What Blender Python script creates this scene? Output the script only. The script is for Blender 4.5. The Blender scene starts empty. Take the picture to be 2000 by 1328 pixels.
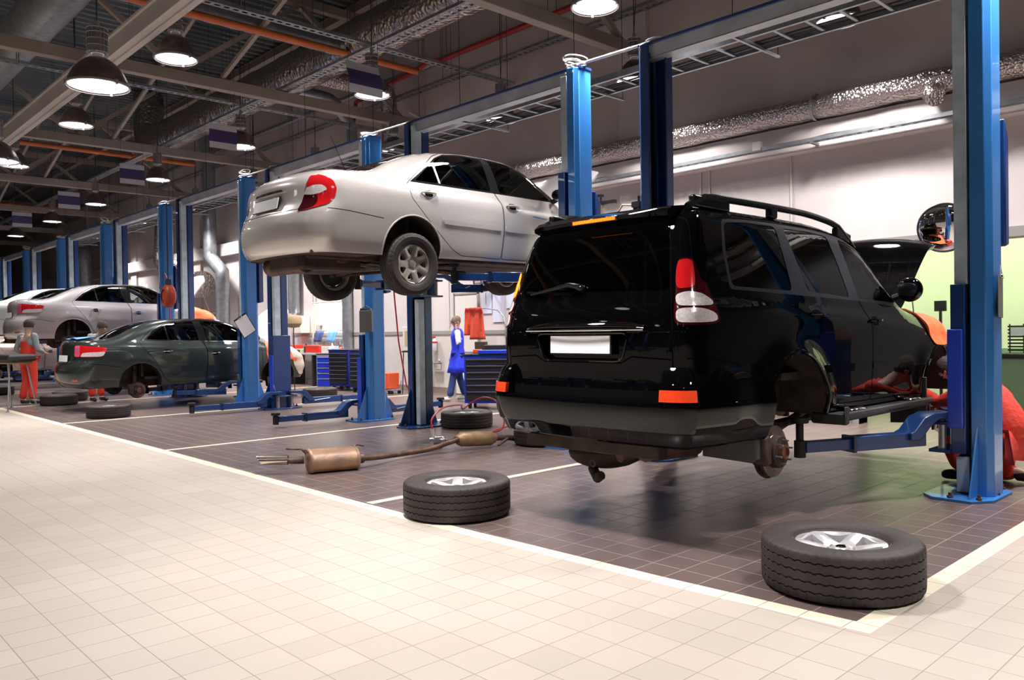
import bpy, bmesh, math, random
import numpy as np
from mathutils import Vector, Matrix, Euler
from mathutils.geometry import delaunay_2d_cdt
random.seed(4)
PI=math.pi
SC=bpy.context.scene
COL=SC.collection
# ---------------------------------------------------------------- materials
MATS={}
def nodes_of(m):
    m.use_nodes=True
    return m.node_tree, m.node_tree.nodes, m.node_tree.links
def pmat(name,col,rough=.5,metal=0.,coat=0.,bump=0.,bscale=40.,var=0.,vscale=3.,spec=.5,emit=None,estr=0.,col2=None,detail=4.,stretch=None,bdist=.01,alpha=None):
    if name in MATS: return MATS[name]
    m=bpy.data.materials.new(name); t,N,L=nodes_of(m); b=N['Principled BSDF']
    b.inputs['Base Color'].default_value=(*col,1); b.inputs['Roughness'].default_value=rough
    b.inputs['Metallic'].default_value=metal; b.inputs['Coat Weight'].default_value=coat
    b.inputs['Coat Roughness'].default_value=.03
    b.inputs['Specular IOR Level'].default_value=spec
    if emit: b.inputs['Emission Color'].default_value=(*emit,1); b.inputs['Emission Strength'].default_value=estr
    if var or bump or col2:
        tc=N.new('ShaderNodeTexCoord'); mp=N.new('ShaderNodeMapping'); L.new(tc.outputs['Object'],mp.inputs['Vector'])
        if stretch: mp.inputs['Scale'].default_value=stretch
    if var or col2:
        n=N.new('ShaderNodeTexNoise'); n.inputs['Scale'].default_value=vscale; n.inputs['Detail'].default_value=detail; L.new(mp.outputs[0],n.inputs['Vector'])
        r=N.new('ShaderNodeValToRGB'); r.color_ramp.elements[0].position=.35; r.color_ramp.elements[1].position=.68
        c2=col2 if col2 else tuple(min(1,c*(1+var)) for c in col)
        c1=col if col2 else tuple(c*(1-var) for c in col)
        r.color_ramp.elements[0].color=(*c1,1); r.color_ramp.elements[1].color=(*c2,1)
        L.new(n.outputs['Fac'],r.inputs['Fac']); L.new(r.outputs['Color'],b.inputs['Base Color'])
    if bump:
        n2=N.new('ShaderNodeTexNoise'); n2.inputs['Scale'].default_value=bscale; n2.inputs['Detail'].default_value=3; L.new(mp.outputs[0],n2.inputs['Vector'])
        bp=N.new('ShaderNodeBump'); bp.inputs['Strength'].default_value=bump; bp.inputs['Distance'].default_value=bdist
        L.new(n2.outputs['Fac'],bp.inputs['Height']); L.new(bp.outputs['Normal'],b.inputs['Normal'])
    MATS[name]=m; return m
def glassmat(name,tint,rough=.0,ior=1.5):
    m=bpy.data.materials.new(name); t,N,L=nodes_of(m); N.remove(N['Principled BSDF']); out=N['Material Output']
    tr=N.new('ShaderNodeBsdfTransparent'); tr.inputs[0].default_value=(*tint,1)
    gl=N.new('ShaderNodeBsdfGlossy'); gl.inputs['Roughness'].default_value=.02
    fr=N.new('ShaderNodeFresnel'); fr.inputs[0].default_value=ior
    mx=N.new('ShaderNodeMixShader'); L.new(fr.outputs[0],mx.inputs[0]); L.new(tr.outputs[0],mx.inputs[1]); L.new(gl.outputs[0],mx.inputs[2]); L.new(mx.outputs[0],out.inputs[0])
    MATS[name]=m; return m
M=MATS
pmat('black_paint',(.0012,.0013,.0018),.5,0,.78,spec=.0)
pmat('champagne_paint',(.78,.73,.70),.27,.42,1.0,bump=.02,bscale=900)
pmat('green_paint',(.042,.055,.050),.28,.6,1.0)
pmat('silver_paint',(.66,.62,.64),.27,.45,1.0)
pmat('white_paint',(.80,.84,.85),.3,.1,1.0)
pmat('beige_paint',(.55,.43,.37),.3,.4,1.0)
pmat('hood_white',(.78,.74,.80),.35,0,.6)
pmat('gap',(.003,.003,.003),.9,spec=.05)
pmat('black_trim',(.010,.010,.011),.13,spec=.35)
pmat('rubber_trim',(.02,.02,.021),.55)
pmat('seal_grey',(.020,.023,.032),.3,spec=.25)
pmat('plastic_grey',(.045,.042,.045),.5,var=.15,vscale=6)
pmat('rail_black',(.006,.006,.007),.2,spec=.3)
pmat('chrome',(.85,.85,.87),.06,1.)
pmat('plate_white',(.92,.93,.95),.35,emit=(.95,.97,1),estr=.0)
pmat('red_lens',(.55,.008,.012),.12,0,1.,spec=.7,emit=(.8,.01,.01),estr=.03)
pmat('red_dark_lens',(.045,.002,.006),.12,0,1.)
pmat('pink_lens',(.62,.10,.20),.12,0,1.)
pmat('clear_lens',(.80,.74,.74),.12,.25,1.,bump=.35,bscale=120,bdist=.003,var=.15,vscale=60)
pmat('orange_lens',(.9,.06,.01),.2,0,1.,emit=(1,.07,.01),estr=.25,bump=.3,bscale=200)  # weak glow added to the bumper reflectors, which are no lamps
pmat('amber_lit',(1,.3,.02),.3,emit=(1,.22,.0),estr=3.0)
pmat('stop_lit',(1,.15,.01),.3,emit=(1,.13,.003),estr=5.0)
pmat('tyre',(.034,.026,.025),.62,bump=.25,bscale=260,bdist=.002,var=.25,vscale=5,spec=.4)
pmat('alloy',(.72,.70,.72),.32,.55,.4)
pmat('alloy_warm',(.55,.50,.45),.3,.75,.4)
pmat('alloy_dark',(.05,.05,.05),.5,.6)
pmat('rust_iron',(.085,.055,.042),.6,.4,var=.5,vscale=14,bump=.3,bscale=60)
pmat('disc_face',(.20,.15,.13),.35,.8,var=.4,vscale=9)
pmat('hub_copper',(.24,.11,.07),.4,.6,var=.3,vscale=20)
pmat('under',(.045,.028,.022),.75,var=.5,vscale=5,bump=.4,bscale=20)
pmat('liner',(.045,.030,.021),.85,var=.4,vscale=7)
pmat('seat_dark',(.03,.027,.027),.8)
pmat('seat_light',(.16,.15,.14),.8)
glassmat('glass_dark',(.035,.035,.04),ior=1.55)
glassmat('glass_mid',(.42,.45,.42))
glassmat('glass_black',(.008,.008,.010),ior=1.55)
pmat('muffler',(.52,.31,.15),.45,.3,col2=(.25,.16,.13),vscale=5,bump=.7,bscale=14)
pmat('pipe_rust',(.13,.075,.055),.55,.5,var=.4,vscale=12,bump=.3,bscale=50)
pmat('resonator',(.34,.22,.12),.5,.4,var=.3,vscale=9,bump=.3,bscale=30)
pmat('tip_steel',(.62,.52,.47),.22,1.)
pmat('lift_blue_lit',(.035,.20,.56),.30,0,.5,var=.06,vscale=2)  # one blue paint; brightness of the lit right posts put into the colour
pmat('lift_dark',(.010,.045,.18),.32,0,.5,var=.08,vscale=2)  # darker copy of the blue; shades the left posts, also on arms and covers
pmat('lift_navy',(.005,.016,.06),.4,0,.4)
pmat('lift_steel',(.56,.66,.74),.42,.1,var=.18,vscale=6,bump=.05,bscale=200)
pmat('cover_blue',(.02,.06,.55),.3,0,.3)
pmat('beam_grey',(.52,.54,.60),.4,.2,var=.15,vscale=3)
pmat('bolt_rust',(.16,.09,.07),.5,.7)
pmat('pad_black',(.010,.010,.011),.6)
pmat('cream_cable',(.72,.68,.62),.5)
pmat('pipe_white',(.8,.8,.8),.35,.3)
pmat('wall_paint',(.64,.585,.575),.7,var=.04,vscale=1.5)
pmat('wall_low',(.60,.56,.52),.65,var=.06,vscale=2)
pmat('wall_stripe',(.30,.29,.28),.6)
pmat('wall_base',(.25,.19,.16),.5)
pmat('upper_grey',(.60,.53,.50),.8,var=.10,vscale=.8)
pmat('room_green',(.74,.80,.66),.7,var=.03,vscale=1)
pmat('deck',(.13,.145,.15),.45,.55)
pmat('truss_paint',(.30,.25,.21),.55,var=.08,vscale=1.5)
pmat('trunk_paint',(.50,.46,.43),.5,var=.05,vscale=2)
pmat('galv',(.42,.44,.47),.38,.8,var=.15,vscale=8)
pmat('orange_pipe',(.55,.13,.03),.5)
pmat('red_pipe',(.42,.03,.025),.45)
pmat('lamp_shell',(.17,.13,.12),.35,.6,var=.2,vscale=10)
pmat('lamp_cage',(.35,.33,.33),.4,.6)
pmat('sign_white',(.62,.60,.66),.5)
pmat('sign_navy',(.055,.04,.14),.5)
pmat('tray_dark',(.03,.03,.035),.5)
pmat('cloth_orange',(.82,.16,.05),.6,bump=.4,bscale=25,bdist=.02,var=.1,vscale=5)
pmat('cloth_beige',(.62,.50,.40),.75,bump=.4,bscale=20,bdist=.02)
pmat('cloth_red',(.62,.07,.03),.7,bump=.3,bscale=20,bdist=.02)
pmat('overall_red',(.66,.045,.025),.8,bump=.5,bscale=25,bdist=.02)
pmat('shirt_grey',(.28,.32,.34),.85,bump=.4,bscale=25,bdist=.01)
pmat('shirt_white',(.72,.70,.72),.85,bump=.3,bscale=25,bdist=.01)
pmat('coat_blue',(.02,.045,.75),.7,bump=.5,bscale=18,bdist=.02)
pmat('jeans',(.035,.065,.20),.85,bump=.4,bscale=30,bdist=.01,var=.3,vscale=6)
pmat('skin',(.58,.36,.27),.5)
pmat('hair_dark',(.05,.035,.028),.8,bump=.6,bscale=60)
pmat('hair_brown',(.14,.09,.07),.8,bump=.6,bscale=60)
pmat('shoe_black',(.02,.018,.017),.5)
pmat('shoe_light',(.60,.56,.52),.6)
pmat('eye_dark',(.02,.015,.015),.3)
pmat('lip',(.42,.18,.15),.5)
pmat('hose_red',(.55,.03,.03),.35)
pmat('reel_red',(.55,.07,.03),.4,bump=.1,bscale=20)
pmat('cab_dark',(.022,.022,.027),.4,.2)
pmat('cab_blue',(.012,.05,.62),.4)
pmat('cab_blue_deep',(.01,.02,.28),.4)
pmat('cab_grey',(.38,.37,.40),.5)
pmat('red_box',(.62,.03,.02),.4)
pmat('orange_box',(.75,.10,.03),.45)
pmat('white_box',(.68,.66,.60),.5)
pmat('yellow_pale',(.62,.58,.36),.6)
pmat('blue_cloth',(.12,.32,.75),.7)
pmat('tan_bag',(.45,.34,.20),.8)
pmat('wood_tan',(.34,.22,.10),.6)
pmat('green_cab',(.22,.34,.24),.5)
pmat('paper',(.85,.85,.88),.7)
pmat('paper_blue',(.62,.66,.80),.7)
pmat('clip_grey',(.13,.12,.12),.4,.1)
pmat('mirror',(.92,.90,.90),.02,1.)
pmat('white_metal',(.70,.66,.62),.5)
pmat('fluoro',(1,1,.9),.5,emit=(.95,1.,.82),estr=9)
pmat('lamp_glow',(1,1,1),.5,emit=(1.,.97,1.),estr=14)
pmat('gun_steel',(.6,.6,.65),.25,.9)
def foil(name,col,scale,metal=.95,rough=.22,bump=.9,bd=.03):
    m=bpy.data.materials.new(name); t,N,L=nodes_of(m); b=N['Principled BSDF']
    b.inputs['Base Color'].default_value=(*col,1); b.inputs['Metallic'].default_value=metal; b.inputs['Roughness'].default_value=rough
    tc=N.new('ShaderNodeTexCoord'); v=N.new('ShaderNodeTexVoronoi'); v.inputs['Scale'].default_value=scale; L.new(tc.outputs['Object'],v.inputs['Vector'])
    n=N.new('ShaderNodeTexNoise'); n.inputs['Scale'].default_value=scale*.35; n.inputs['Detail'].default_value=4; L.new(tc.outputs['Object'],n.inputs['Vector'])
    ad=N.new('ShaderNodeMath'); ad.operation='ADD'; L.new(v.outputs['Distance'],ad.inputs[0]); L.new(n.outputs['Fac'],ad.inputs[1])
    bp=N.new('ShaderNodeBump'); bp.inputs['Strength'].default_value=bump; bp.inputs['Distance'].default_value=bd
    L.new(ad.outputs[0],bp.inputs['Height']); L.new(bp.outputs['Normal'],b.inputs['Normal'])
    MATS[name]=m
foil('foil',(.62,.56,.54),30,bump=.8,bd=.02)
foil('foil_dark',(.48,.43,.40),15,bump=.7,bd=.025)
# ---------------------------------------------------------------- object helpers
def tag(o,label=None,cat=None,group=None,kind=None):
    if label: o['label']=label
    if cat: o['category']=cat
    if group: o['group']=group
    if kind: o['kind']=kind
    return o
def thing(name,label,cat,loc=(0,0,0),rz=0,group=None):
    o=bpy.data.objects.new(name,None); COL.objects.link(o); o.location=loc; o.rotation_euler=(0,0,rz); o.empty_display_size=.2
    return tag(o,label,cat,group)
def copy_tree(o,parent=None):
    c=o.copy(); COL.objects.link(c)
    if parent is not None: c.parent=parent
    for ch in list(o.children): copy_tree(ch,c)
    return c
def rotm(r):
    return Euler(r).to_matrix() if r else None
class MB:
    def __init__(s): s.v=[]; s.f=[]; s.m=[]; s.nm=0
    def add(s,vs,fs,mi=0):
        o=len(s.v); s.v+= [tuple(map(float,p)) for p in vs]; s.f+=[tuple(i+o for i in f) for f in fs]; s.m+=[mi]*len(fs); return s
    def box(s,c,d,rot=None,mi=0):
        R=rotm(rot); hx,hy,hz=d[0]/2,d[1]/2,d[2]/2; vs=[]
        for x in(-hx,hx):
            for y in(-hy,hy):
                for z in(-hz,hz):
                    p=Vector((x,y,z))
                    if R: p=R@p
                    vs.append((p.x+c[0],p.y+c[1],p.z+c[2]))
        return s.add(vs,[(0,1,3,2),(4,6,7,5),(0,4,5,1),(2,3,7,6),(0,2,6,4),(1,5,7,3)],mi)
    def bb(s,x0,x1,y0,y1,z0,z1,mi=0): return s.box(((x0+x1)/2,(y0+y1)/2,(z0+z1)/2),(abs(x1-x0),abs(y1-y0),abs(z1-z0)),mi=mi)
    def tube(s,pts,r,seg=10,mi=0,caps=True,closed=False):
        P=[Vector(p) for p in pts]; n=len(P); rr=r if hasattr(r,'__len__') else [r]*n
        rings=[]; prev=None
        for i in range(n):
            if closed: t=(P[(i+1)%n]-P[i-1])
            else: t=(P[min(i+1,n-1)]-P[max(i-1,0)])
            if t.length<1e-9: t=Vector((0,0,1))
            t.normalize()
            if prev is None:
                a=Vector((0,0,1)) if abs(t.z)<.9 else Vector((1,0,0)); u=t.cross(a).normalized()
            else:
                u=prev-t*prev.dot(t)
                if u.length<1e-6: u=t.cross(Vector((0,0,1)))
                u.normalize()
            prev=u; w=t.cross(u); rings.append([P[i]+(u*math.cos(2*PI*k/seg)+w*math.sin(2*PI*k/seg))*rr[i] for k in range(seg)])
        vs=[p for rg in rings for p in rg]; fs=[]
        for i in range(n if closed else n-1):
            j=(i+1)%n
            for k in range(seg):
                k2=(k+1)%seg; fs.append((i*seg+k,i*seg+k2,j*seg+k2,j*seg+k))
        if caps and not closed: fs+= [tuple(range(seg))[::-1],tuple((n-1)*seg+k for k in range(seg))]
        return s.add(vs,fs,mi)
    def cyl(s,a,b,r,seg=20,mi=0,r2=None): return s.tube([a,b],[r,r2 if r2 is not None else r],seg,mi)
    def lathe(s,prof,c=(0,0,0),axis='z',seg=32,mi=0,closed=False,fn=None):
        vs=[];n=len(prof)
        for k in range(seg):
            a=2*PI*k/seg; ca,sa=math.cos(a),math.sin(a)
            for i,(r,h) in enumerate(prof):
                if fn: r,h=fn(i,k,r,h)
                p=(r*ca,r*sa,h)
                if axis=='x': p=(h,r*ca,r*sa)
                elif axis=='y': p=(r*sa,h,r*ca)
                vs.append((p[0]+c[0],p[1]+c[1],p[2]+c[2]))
        fs=[]
        for k in range(seg):
            k2=(k+1)%seg
            for i in range(n if closed else n-1):
                j=(i+1)%n; fs.append((k*n+i,k2*n+i,k2*n+j,k*n+j))
        return s.add(vs,fs,mi)
    def sphere(s,c,r,seg=16,rings=10,mi=0):
        r=r if hasattr(r,'__len__') else (r,r,r); vs=[];fs=[]
        for i in range(rings+1):
            t=PI*i/rings
            for k in range(seg):
                a=2*PI*k/seg; vs.append((c[0]+r[0]*math.sin(t)*math.cos(a),c[1]+r[1]*math.sin(t)*math.sin(a),c[2]+r[2]*math.cos(t)))
        for i in range(rings):
            for k in range(seg):
                k2=(k+1)%seg; fs.append((i*seg+k,(i+1)*seg+k,(i+1)*seg+k2,i*seg+k2))
        return s.add(vs,fs,mi)
    def prism(s,poly,ax,a,b,mi=0):
        """polygon (2D) extruded along axis ax between a and b"""
        n=len(poly)
        def P(p,h):
            return {'x':(h,p[0],p[1]),'y':(p[0],h,p[1]),'z':(p[0],p[1],h)}[ax]
        vs=[P(p,a) for p in poly]+[P(p,b) for p in poly]
        fs=[tuple(range(n))[::-1],tuple(range(n,2*n))]+[(i,(i+1)%n,n+(i+1)%n,n+i) for i in range(n)]
        return s.add(vs,fs,mi)
    def build(s,name,mats,parent=None,smooth=True,bevel=0.,angle=35,loc=None,rot=None,normals=None,sub=0,recalc=True):
        me=bpy.data.meshes.new(name); me.from_pydata(s.v,[],s.f)
        if not isinstance(mats,(list,tuple)): mats=[mats]
        for m in mats: me.materials.append(M[m] if isinstance(m,str) else m)
        me.polygons.foreach_set('material_index',[min(i,len(mats)-1) for i in s.m])
        me.update()
        if recalc and normals is None:
            bm=bmesh.new(); bm.from_mesh(me); bmesh.ops.remove_doubles(bm,verts=bm.verts,dist=1e-5); bmesh.ops.recalc_face_normals(bm,faces=bm.faces); bm.to_mesh(me); bm.free()
        if smooth:
            me.polygons.foreach_set('use_smooth',[True]*len(me.polygons))
            if normals is not None: me.normals_split_custom_set_from_vertices(normals)
            else: me.set_sharp_from_angle(angle=math.radians(angle))
        o=bpy.data.objects.new(name,me); COL.objects.link(o)
        if parent is not None: o.parent=parent
        if loc: o.location=loc
        if rot: o.rotation_euler=rot
        if bevel:
            b=o.modifiers.new('bevel','BEVEL'); b.width=bevel; b.segments=2; b.limit_method='ANGLE'; b.angle_limit=math.radians(40)
        if sub:
            q=o.modifiers.new('sub','SUBSURF'); q.levels=sub; q.render_levels=sub
        return o
def inpoly(px,py,poly):
    px=np.asarray(px);py=np.asarray(py);c=np.zeros(px.shape,bool);n=len(poly)
    for i in range(n):
        x1,y1=poly[i][0],poly[i][1];x2,y2=poly[(i+1)%n][0],poly[(i+1)%n][1]
        if y1==y2: continue
        k=((y1>py)!=(y2>py))&(px<(x2-x1)*(py-y1)/(y2-y1)+x1); c^=k
    return c
def dens(poly,step,closed=True):
    out=[];n=len(poly)
    for i in range(n if closed else n-1):
        a=np.array(poly[i],float);b=np.array(poly[(i+1)%n],float); k=max(1,int(math.ceil(np.linalg.norm(b-a)/step)))
        for j in range(k): out.append(tuple(a+(b-a)*j/k))
    if not closed: out.append(tuple(map(float,poly[-1])))
    return out
def rnd(poly,r=.03,n=4):
    """round the corners of a 2D polygon"""
    out=[];N=len(poly)
    for i in range(N):
        p0=np.array(poly[i-1],float);p=np.array(poly[i],float);p1=np.array(poly[(i+1)%N],float)
        d0=p0-p;d1=p1-p;l0=np.linalg.norm(d0);l1=np.linalg.norm(d1);rr=min(r,l0*.45,l1*.45)
        a=p+d0/l0*rr;b=p+d1/l1*rr
        for k in range(n+1):
            t=k/n; out.append(tuple((1-t)**2*a+2*t*(1-t)*p+t*t*b))
    return out
def cdt(loops,pts):
    """constrained triangulation: closed loops/open polylines [(pts,closed)] + free points"""
    vs=[];es=[]
    for lp,cl in loops:
        o=len(vs); vs+=[Vector((p[0],p[1])) for p in lp]; k=len(lp)
        es+=[(o+i,o+i+1) for i in range(k-1)]
        if cl: es.append((o+k-1,o))
    vs+=[Vector((p[0],p[1])) for p in pts]
    r=delaunay_2d_cdt(vs,es,[],0,1e-5,False)
    V=np.array([(v.x,v.y) for v in r[0]]);F=np.array([f for f in r[2] if len(f)==3])
    return V,F
def smax(a,b,k):
    h=np.clip(.5+.5*(a-b)/k,0,1)
    return b*(1-h)+a*h+k*h*(1-h)
def pch(x,xs,ys):
    # smooth monotone-ish cubic hermite (catmull) interpolation
    xs=np.asarray(xs,float);ys=np.asarray(ys,float);x=np.asarray(x,float)
    d=np.diff(ys)/np.diff(xs);m=np.empty_like(ys);m[0]=d[0];m[-1]=d[-1]
    m[1:-1]=np.where(d[:-1]*d[1:]>0,2*d[:-1]*d[1:]/(d[:-1]+d[1:]+1e-12),0)
    xc=np.clip(x,xs[0],xs[-1]);i=np.clip(np.searchsorted(xs,xc)-1,0,len(xs)-2)
    h=xs[i+1]-xs[i];t=(xc-xs[i])/h
    v=(2*t**3-3*t**2+1)*ys[i]+(t**3-2*t**2+t)*h*m[i]+(-2*t**3+3*t**2)*ys[i+1]+(t**3-t**2)*h*m[i+1]
    return v+np.where(x<xs[0],(x-xs[0])*m[0],0)+np.where(x>xs[-1],(x-xs[-1])*m[-1],0)
class Body:
    def __init__(s,spec): s.__dict__.update(spec)
    def w(s,y,z):
        zb=pch(y,*zip(*s.belt))
        low=pch(z-zb+s.zref,*zip(*s.low))
        up=low0=pch(np.full_like(zb,s.zref),*zip(*s.low))-s.tum*(z-zb)-s.tum2*np.maximum(z-zb,0)**2
        v=np.where(z>zb,up,low)
        v=v-pch(y,*zip(*s.taper))
        for (ya,za,r,amp,wd) in s.flare:
            q=np.hypot(y-ya,z-za)
            v=v+amp*np.exp(-((q-r)/wd)**2)*np.clip((z-(za-.25))/.25,0,1)
        return v
    def S(s,x,y,z):
        ax=np.abs(x)
        yr=pch(z,*zip(*s.rear))+s.rcurve*ax**2+s.rcurve4*ax**6
        yf=pch(z,*zip(*s.front))-s.fcurve*ax**2-.25*ax**6
        t=np.clip((y-s.ymid)/1.0,-1,1)
        ye=y+np.where(t<0,s.crear,s.cfront)*t*ax**2
        zt=pch(ye,*zip(*s.top))-s.crown*ax**2
        a=ax-s.w(y,z)
        kt=pch(y,*zip(*s.ktop))
        slope=(pch(ye+.02,*zip(*s.top))-pch(ye-.02,*zip(*s.top)))/.04
        b=(z-zt)/np.sqrt(1+slope**2)
        v=smax(a,b,kt)
        v=smax(v,yr-y,s.kr)
        v=smax(v,y-yf,.12)
        return smax(v,s.zbot-z,.05)
    def root(s,fn,lo,hi,n):
        lo=np.full(n,lo,float);hi=np.full(n,hi,float)
        for _ in range(36):
            m=(lo+hi)/2;v=fn(m)<=0
            lo=np.where(v,m,lo);hi=np.where(v,hi,m)
        return (lo+hi)/2
    def side(s,y,z): y=np.asarray(y,float);z=np.asarray(z,float);return s.root(lambda m:s.S(m,y,z),0,1.3,y.shape)
    def back(s,x,z):
        x=np.asarray(x,float);z=np.asarray(z,float);return s.root(lambda m:s.S(x,m,z),2.4,-.6,x.shape)
    def fore(s,x,z):
        x=np.asarray(x,float);z=np.asarray(z,float);return s.root(lambda m:s.S(x,m,z),2.4,6,x.shape)
    def up(s,x,y):
        x=np.asarray(x,float);y=np.asarray(y,float);return s.root(lambda m:s.S(x,y,m),.6,2.6,x.shape)
    def nrm(s,x,y,z,e=.014):
        g=np.stack([s.S(x+e,y,z)-s.S(x-e,y,z),s.S(x,y+e,z)-s.S(x,y-e,z),s.S(x,y,z+e)-s.S(x,y,z-e)],-1)
        return g/np.maximum(np.linalg.norm(g,axis=-1,keepdims=True),1e-9)
SPECS={}
SPECS['camry']=dict(L=4.8,zref=.95,ymid=2.35,
 belt=[(0,1.0),(1.0,.985),(2.5,.94),(3.7,.89),(4.8,.85)],
 low=[(.1,.80),(.2,.83),(.32,.868),(.5,.888),(.66,.898),(.8,.892),(.9,.87),(.95,.845)],
 tum=.30,tum2=.10,
 taper=[(0,.03),(.5,.012),(1.1,0),(3.4,0),(4.2,.02),(4.8,.06)],
 flare=[],
 rear=[(.2,.14),(.27,.05),(.4,.0),(.5,-.005),(.62,.02),(.68,.05),(.74,.075),(.95,.10),(1.04,.13),(1.1,.17)],
 front=[(.15,4.62),(.3,4.76),(.45,4.8),(.6,4.77),(.75,4.7),(.85,4.5)],
 rcurve=.16,rcurve4=.22,fcurve=.25,crear=.10,cfront=.16,crown=.06,
 top=[(0.0,1.045),(.25,1.085),(.6,1.115),(.82,1.145),(1.15,1.29),(1.5,1.41),(1.85,1.47),(2.35,1.50),(2.8,1.49),(3.12,1.415),(3.45,1.23),(3.8,1.03),(4.2,.92),(4.55,.82),(4.78,.66)],
 ktop=[(0,.09),(.8,.12),(1.6,.15),(3.3,.15),(3.8,.16),(4.8,.16)],kr=.16,zbot=.2,
 xtop=[(0,.70),(.7,.66),(1.0,.60),(1.5,.50),(2.3,.50),(3.0,.54),(3.7,.64),(4.2,.68),(4.8,.62)],xs=.60)
SPECS['avensis']=dict(L=4.7,zref=.97,ymid=2.3,
 belt=[(0,1.06),(1.0,1.03),(2.5,.96),(3.6,.92),(4.7,.85)],
 low=[(.1,.80),(.2,.84),(.32,.875),(.5,.893),(.66,.905),(.8,.898),(.9,.88),(.97,.85)],
 tum=.33,tum2=.12,
 taper=[(0,.05),(.5,.02),(1.1,0),(3.4,0),(4.2,.02),(4.7,.07)],
 flare=[(1.12,.33,.40,.012,.1)],
 rear=[(.2,.14),(.27,.05),(.38,.0),(.5,-.01),(.62,.01),(.68,.05),(.74,.09),(.95,.10),(1.04,.10),(1.12,.12)],
 front=[(.15,4.52),(.3,4.66),(.45,4.7),(.6,4.67),(.75,4.6),(.85,4.4)],
 rcurve=.2,rcurve4=.22,fcurve=.3,crear=.12,cfront=.16,crown=.06,
 top=[(0.0,1.09),(.2,1.105),(.5,1.12),(.7,1.16),(1.05,1.31),(1.4,1.42),(1.75,1.47),(2.2,1.49),(2.65,1.48),(3.0,1.40),(3.35,1.21),(3.68,1.04),(4.1,.94),(4.45,.83),(4.68,.66)],
 ktop=[(0,.07),(.8,.12),(1.6,.15),(3.3,.15),(3.8,.16),(4.7,.16)],kr=.14,zbot=.2,
 xtop=[(0,.68),(.6,.64),(.9,.58),(1.4,.48),(2.3,.48),(3.0,.54),(3.6,.64),(4.1,.68),(4.7,.62)],xs=.60)
SPECS['suv']=dict(L=4.75,zref=1.2,ymid=2.4,
 belt=[(0,1.27),(1.0,1.25),(2.5,1.19),(3.4,1.13),(4.75,1.02)],
 low=[(.3,.80),(.45,.84),(.58,.872),(.7,.868),(.85,.868),(1.0,.872),(1.1,.868),(1.16,.855),(1.2,.84)],
 tum=.20,tum2=.10,
 taper=[(0,.025),(.5,.01),(1.1,0),(3.4,0),(4.2,.03),(4.75,.08)],
 flare=[(1.25,.42,.47,.045,.10),(3.87,.42,.45,.045,.10)],
 rear=[(.3,.10),(.4,.03),(.6,.02),(.75,.03),(1.0,.02),(1.15,.04),(1.3,.08),(1.6,.17),(1.78,.24),(1.9,.32)],
 front=[(.3,4.55),(.4,4.7),(.6,4.75),(.85,4.72),(1.0,4.62)],
 rcurve=.05,rcurve4=.10,fcurve=.25,crear=.03,cfront=.12,crown=.045,
 top=[(0,1.83),(.3,1.875),(1.0,1.89),(1.8,1.895),(2.3,1.865),(2.7,1.76),(3.05,1.52),(3.38,1.30),(3.6,1.24),(4.2,1.19),(4.6,1.08),(4.72,.9)],
 ktop=[(0,.10),(2.5,.13),(3.4,.15),(4.7,.16)],kr=.13,zbot=.42,
 xtop=[(0,.58),(1.0,.60),(2.3,.60),(3.0,.64),(3.5,.68),(4.2,.70),(4.75,.62)],xs=.60)
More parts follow.
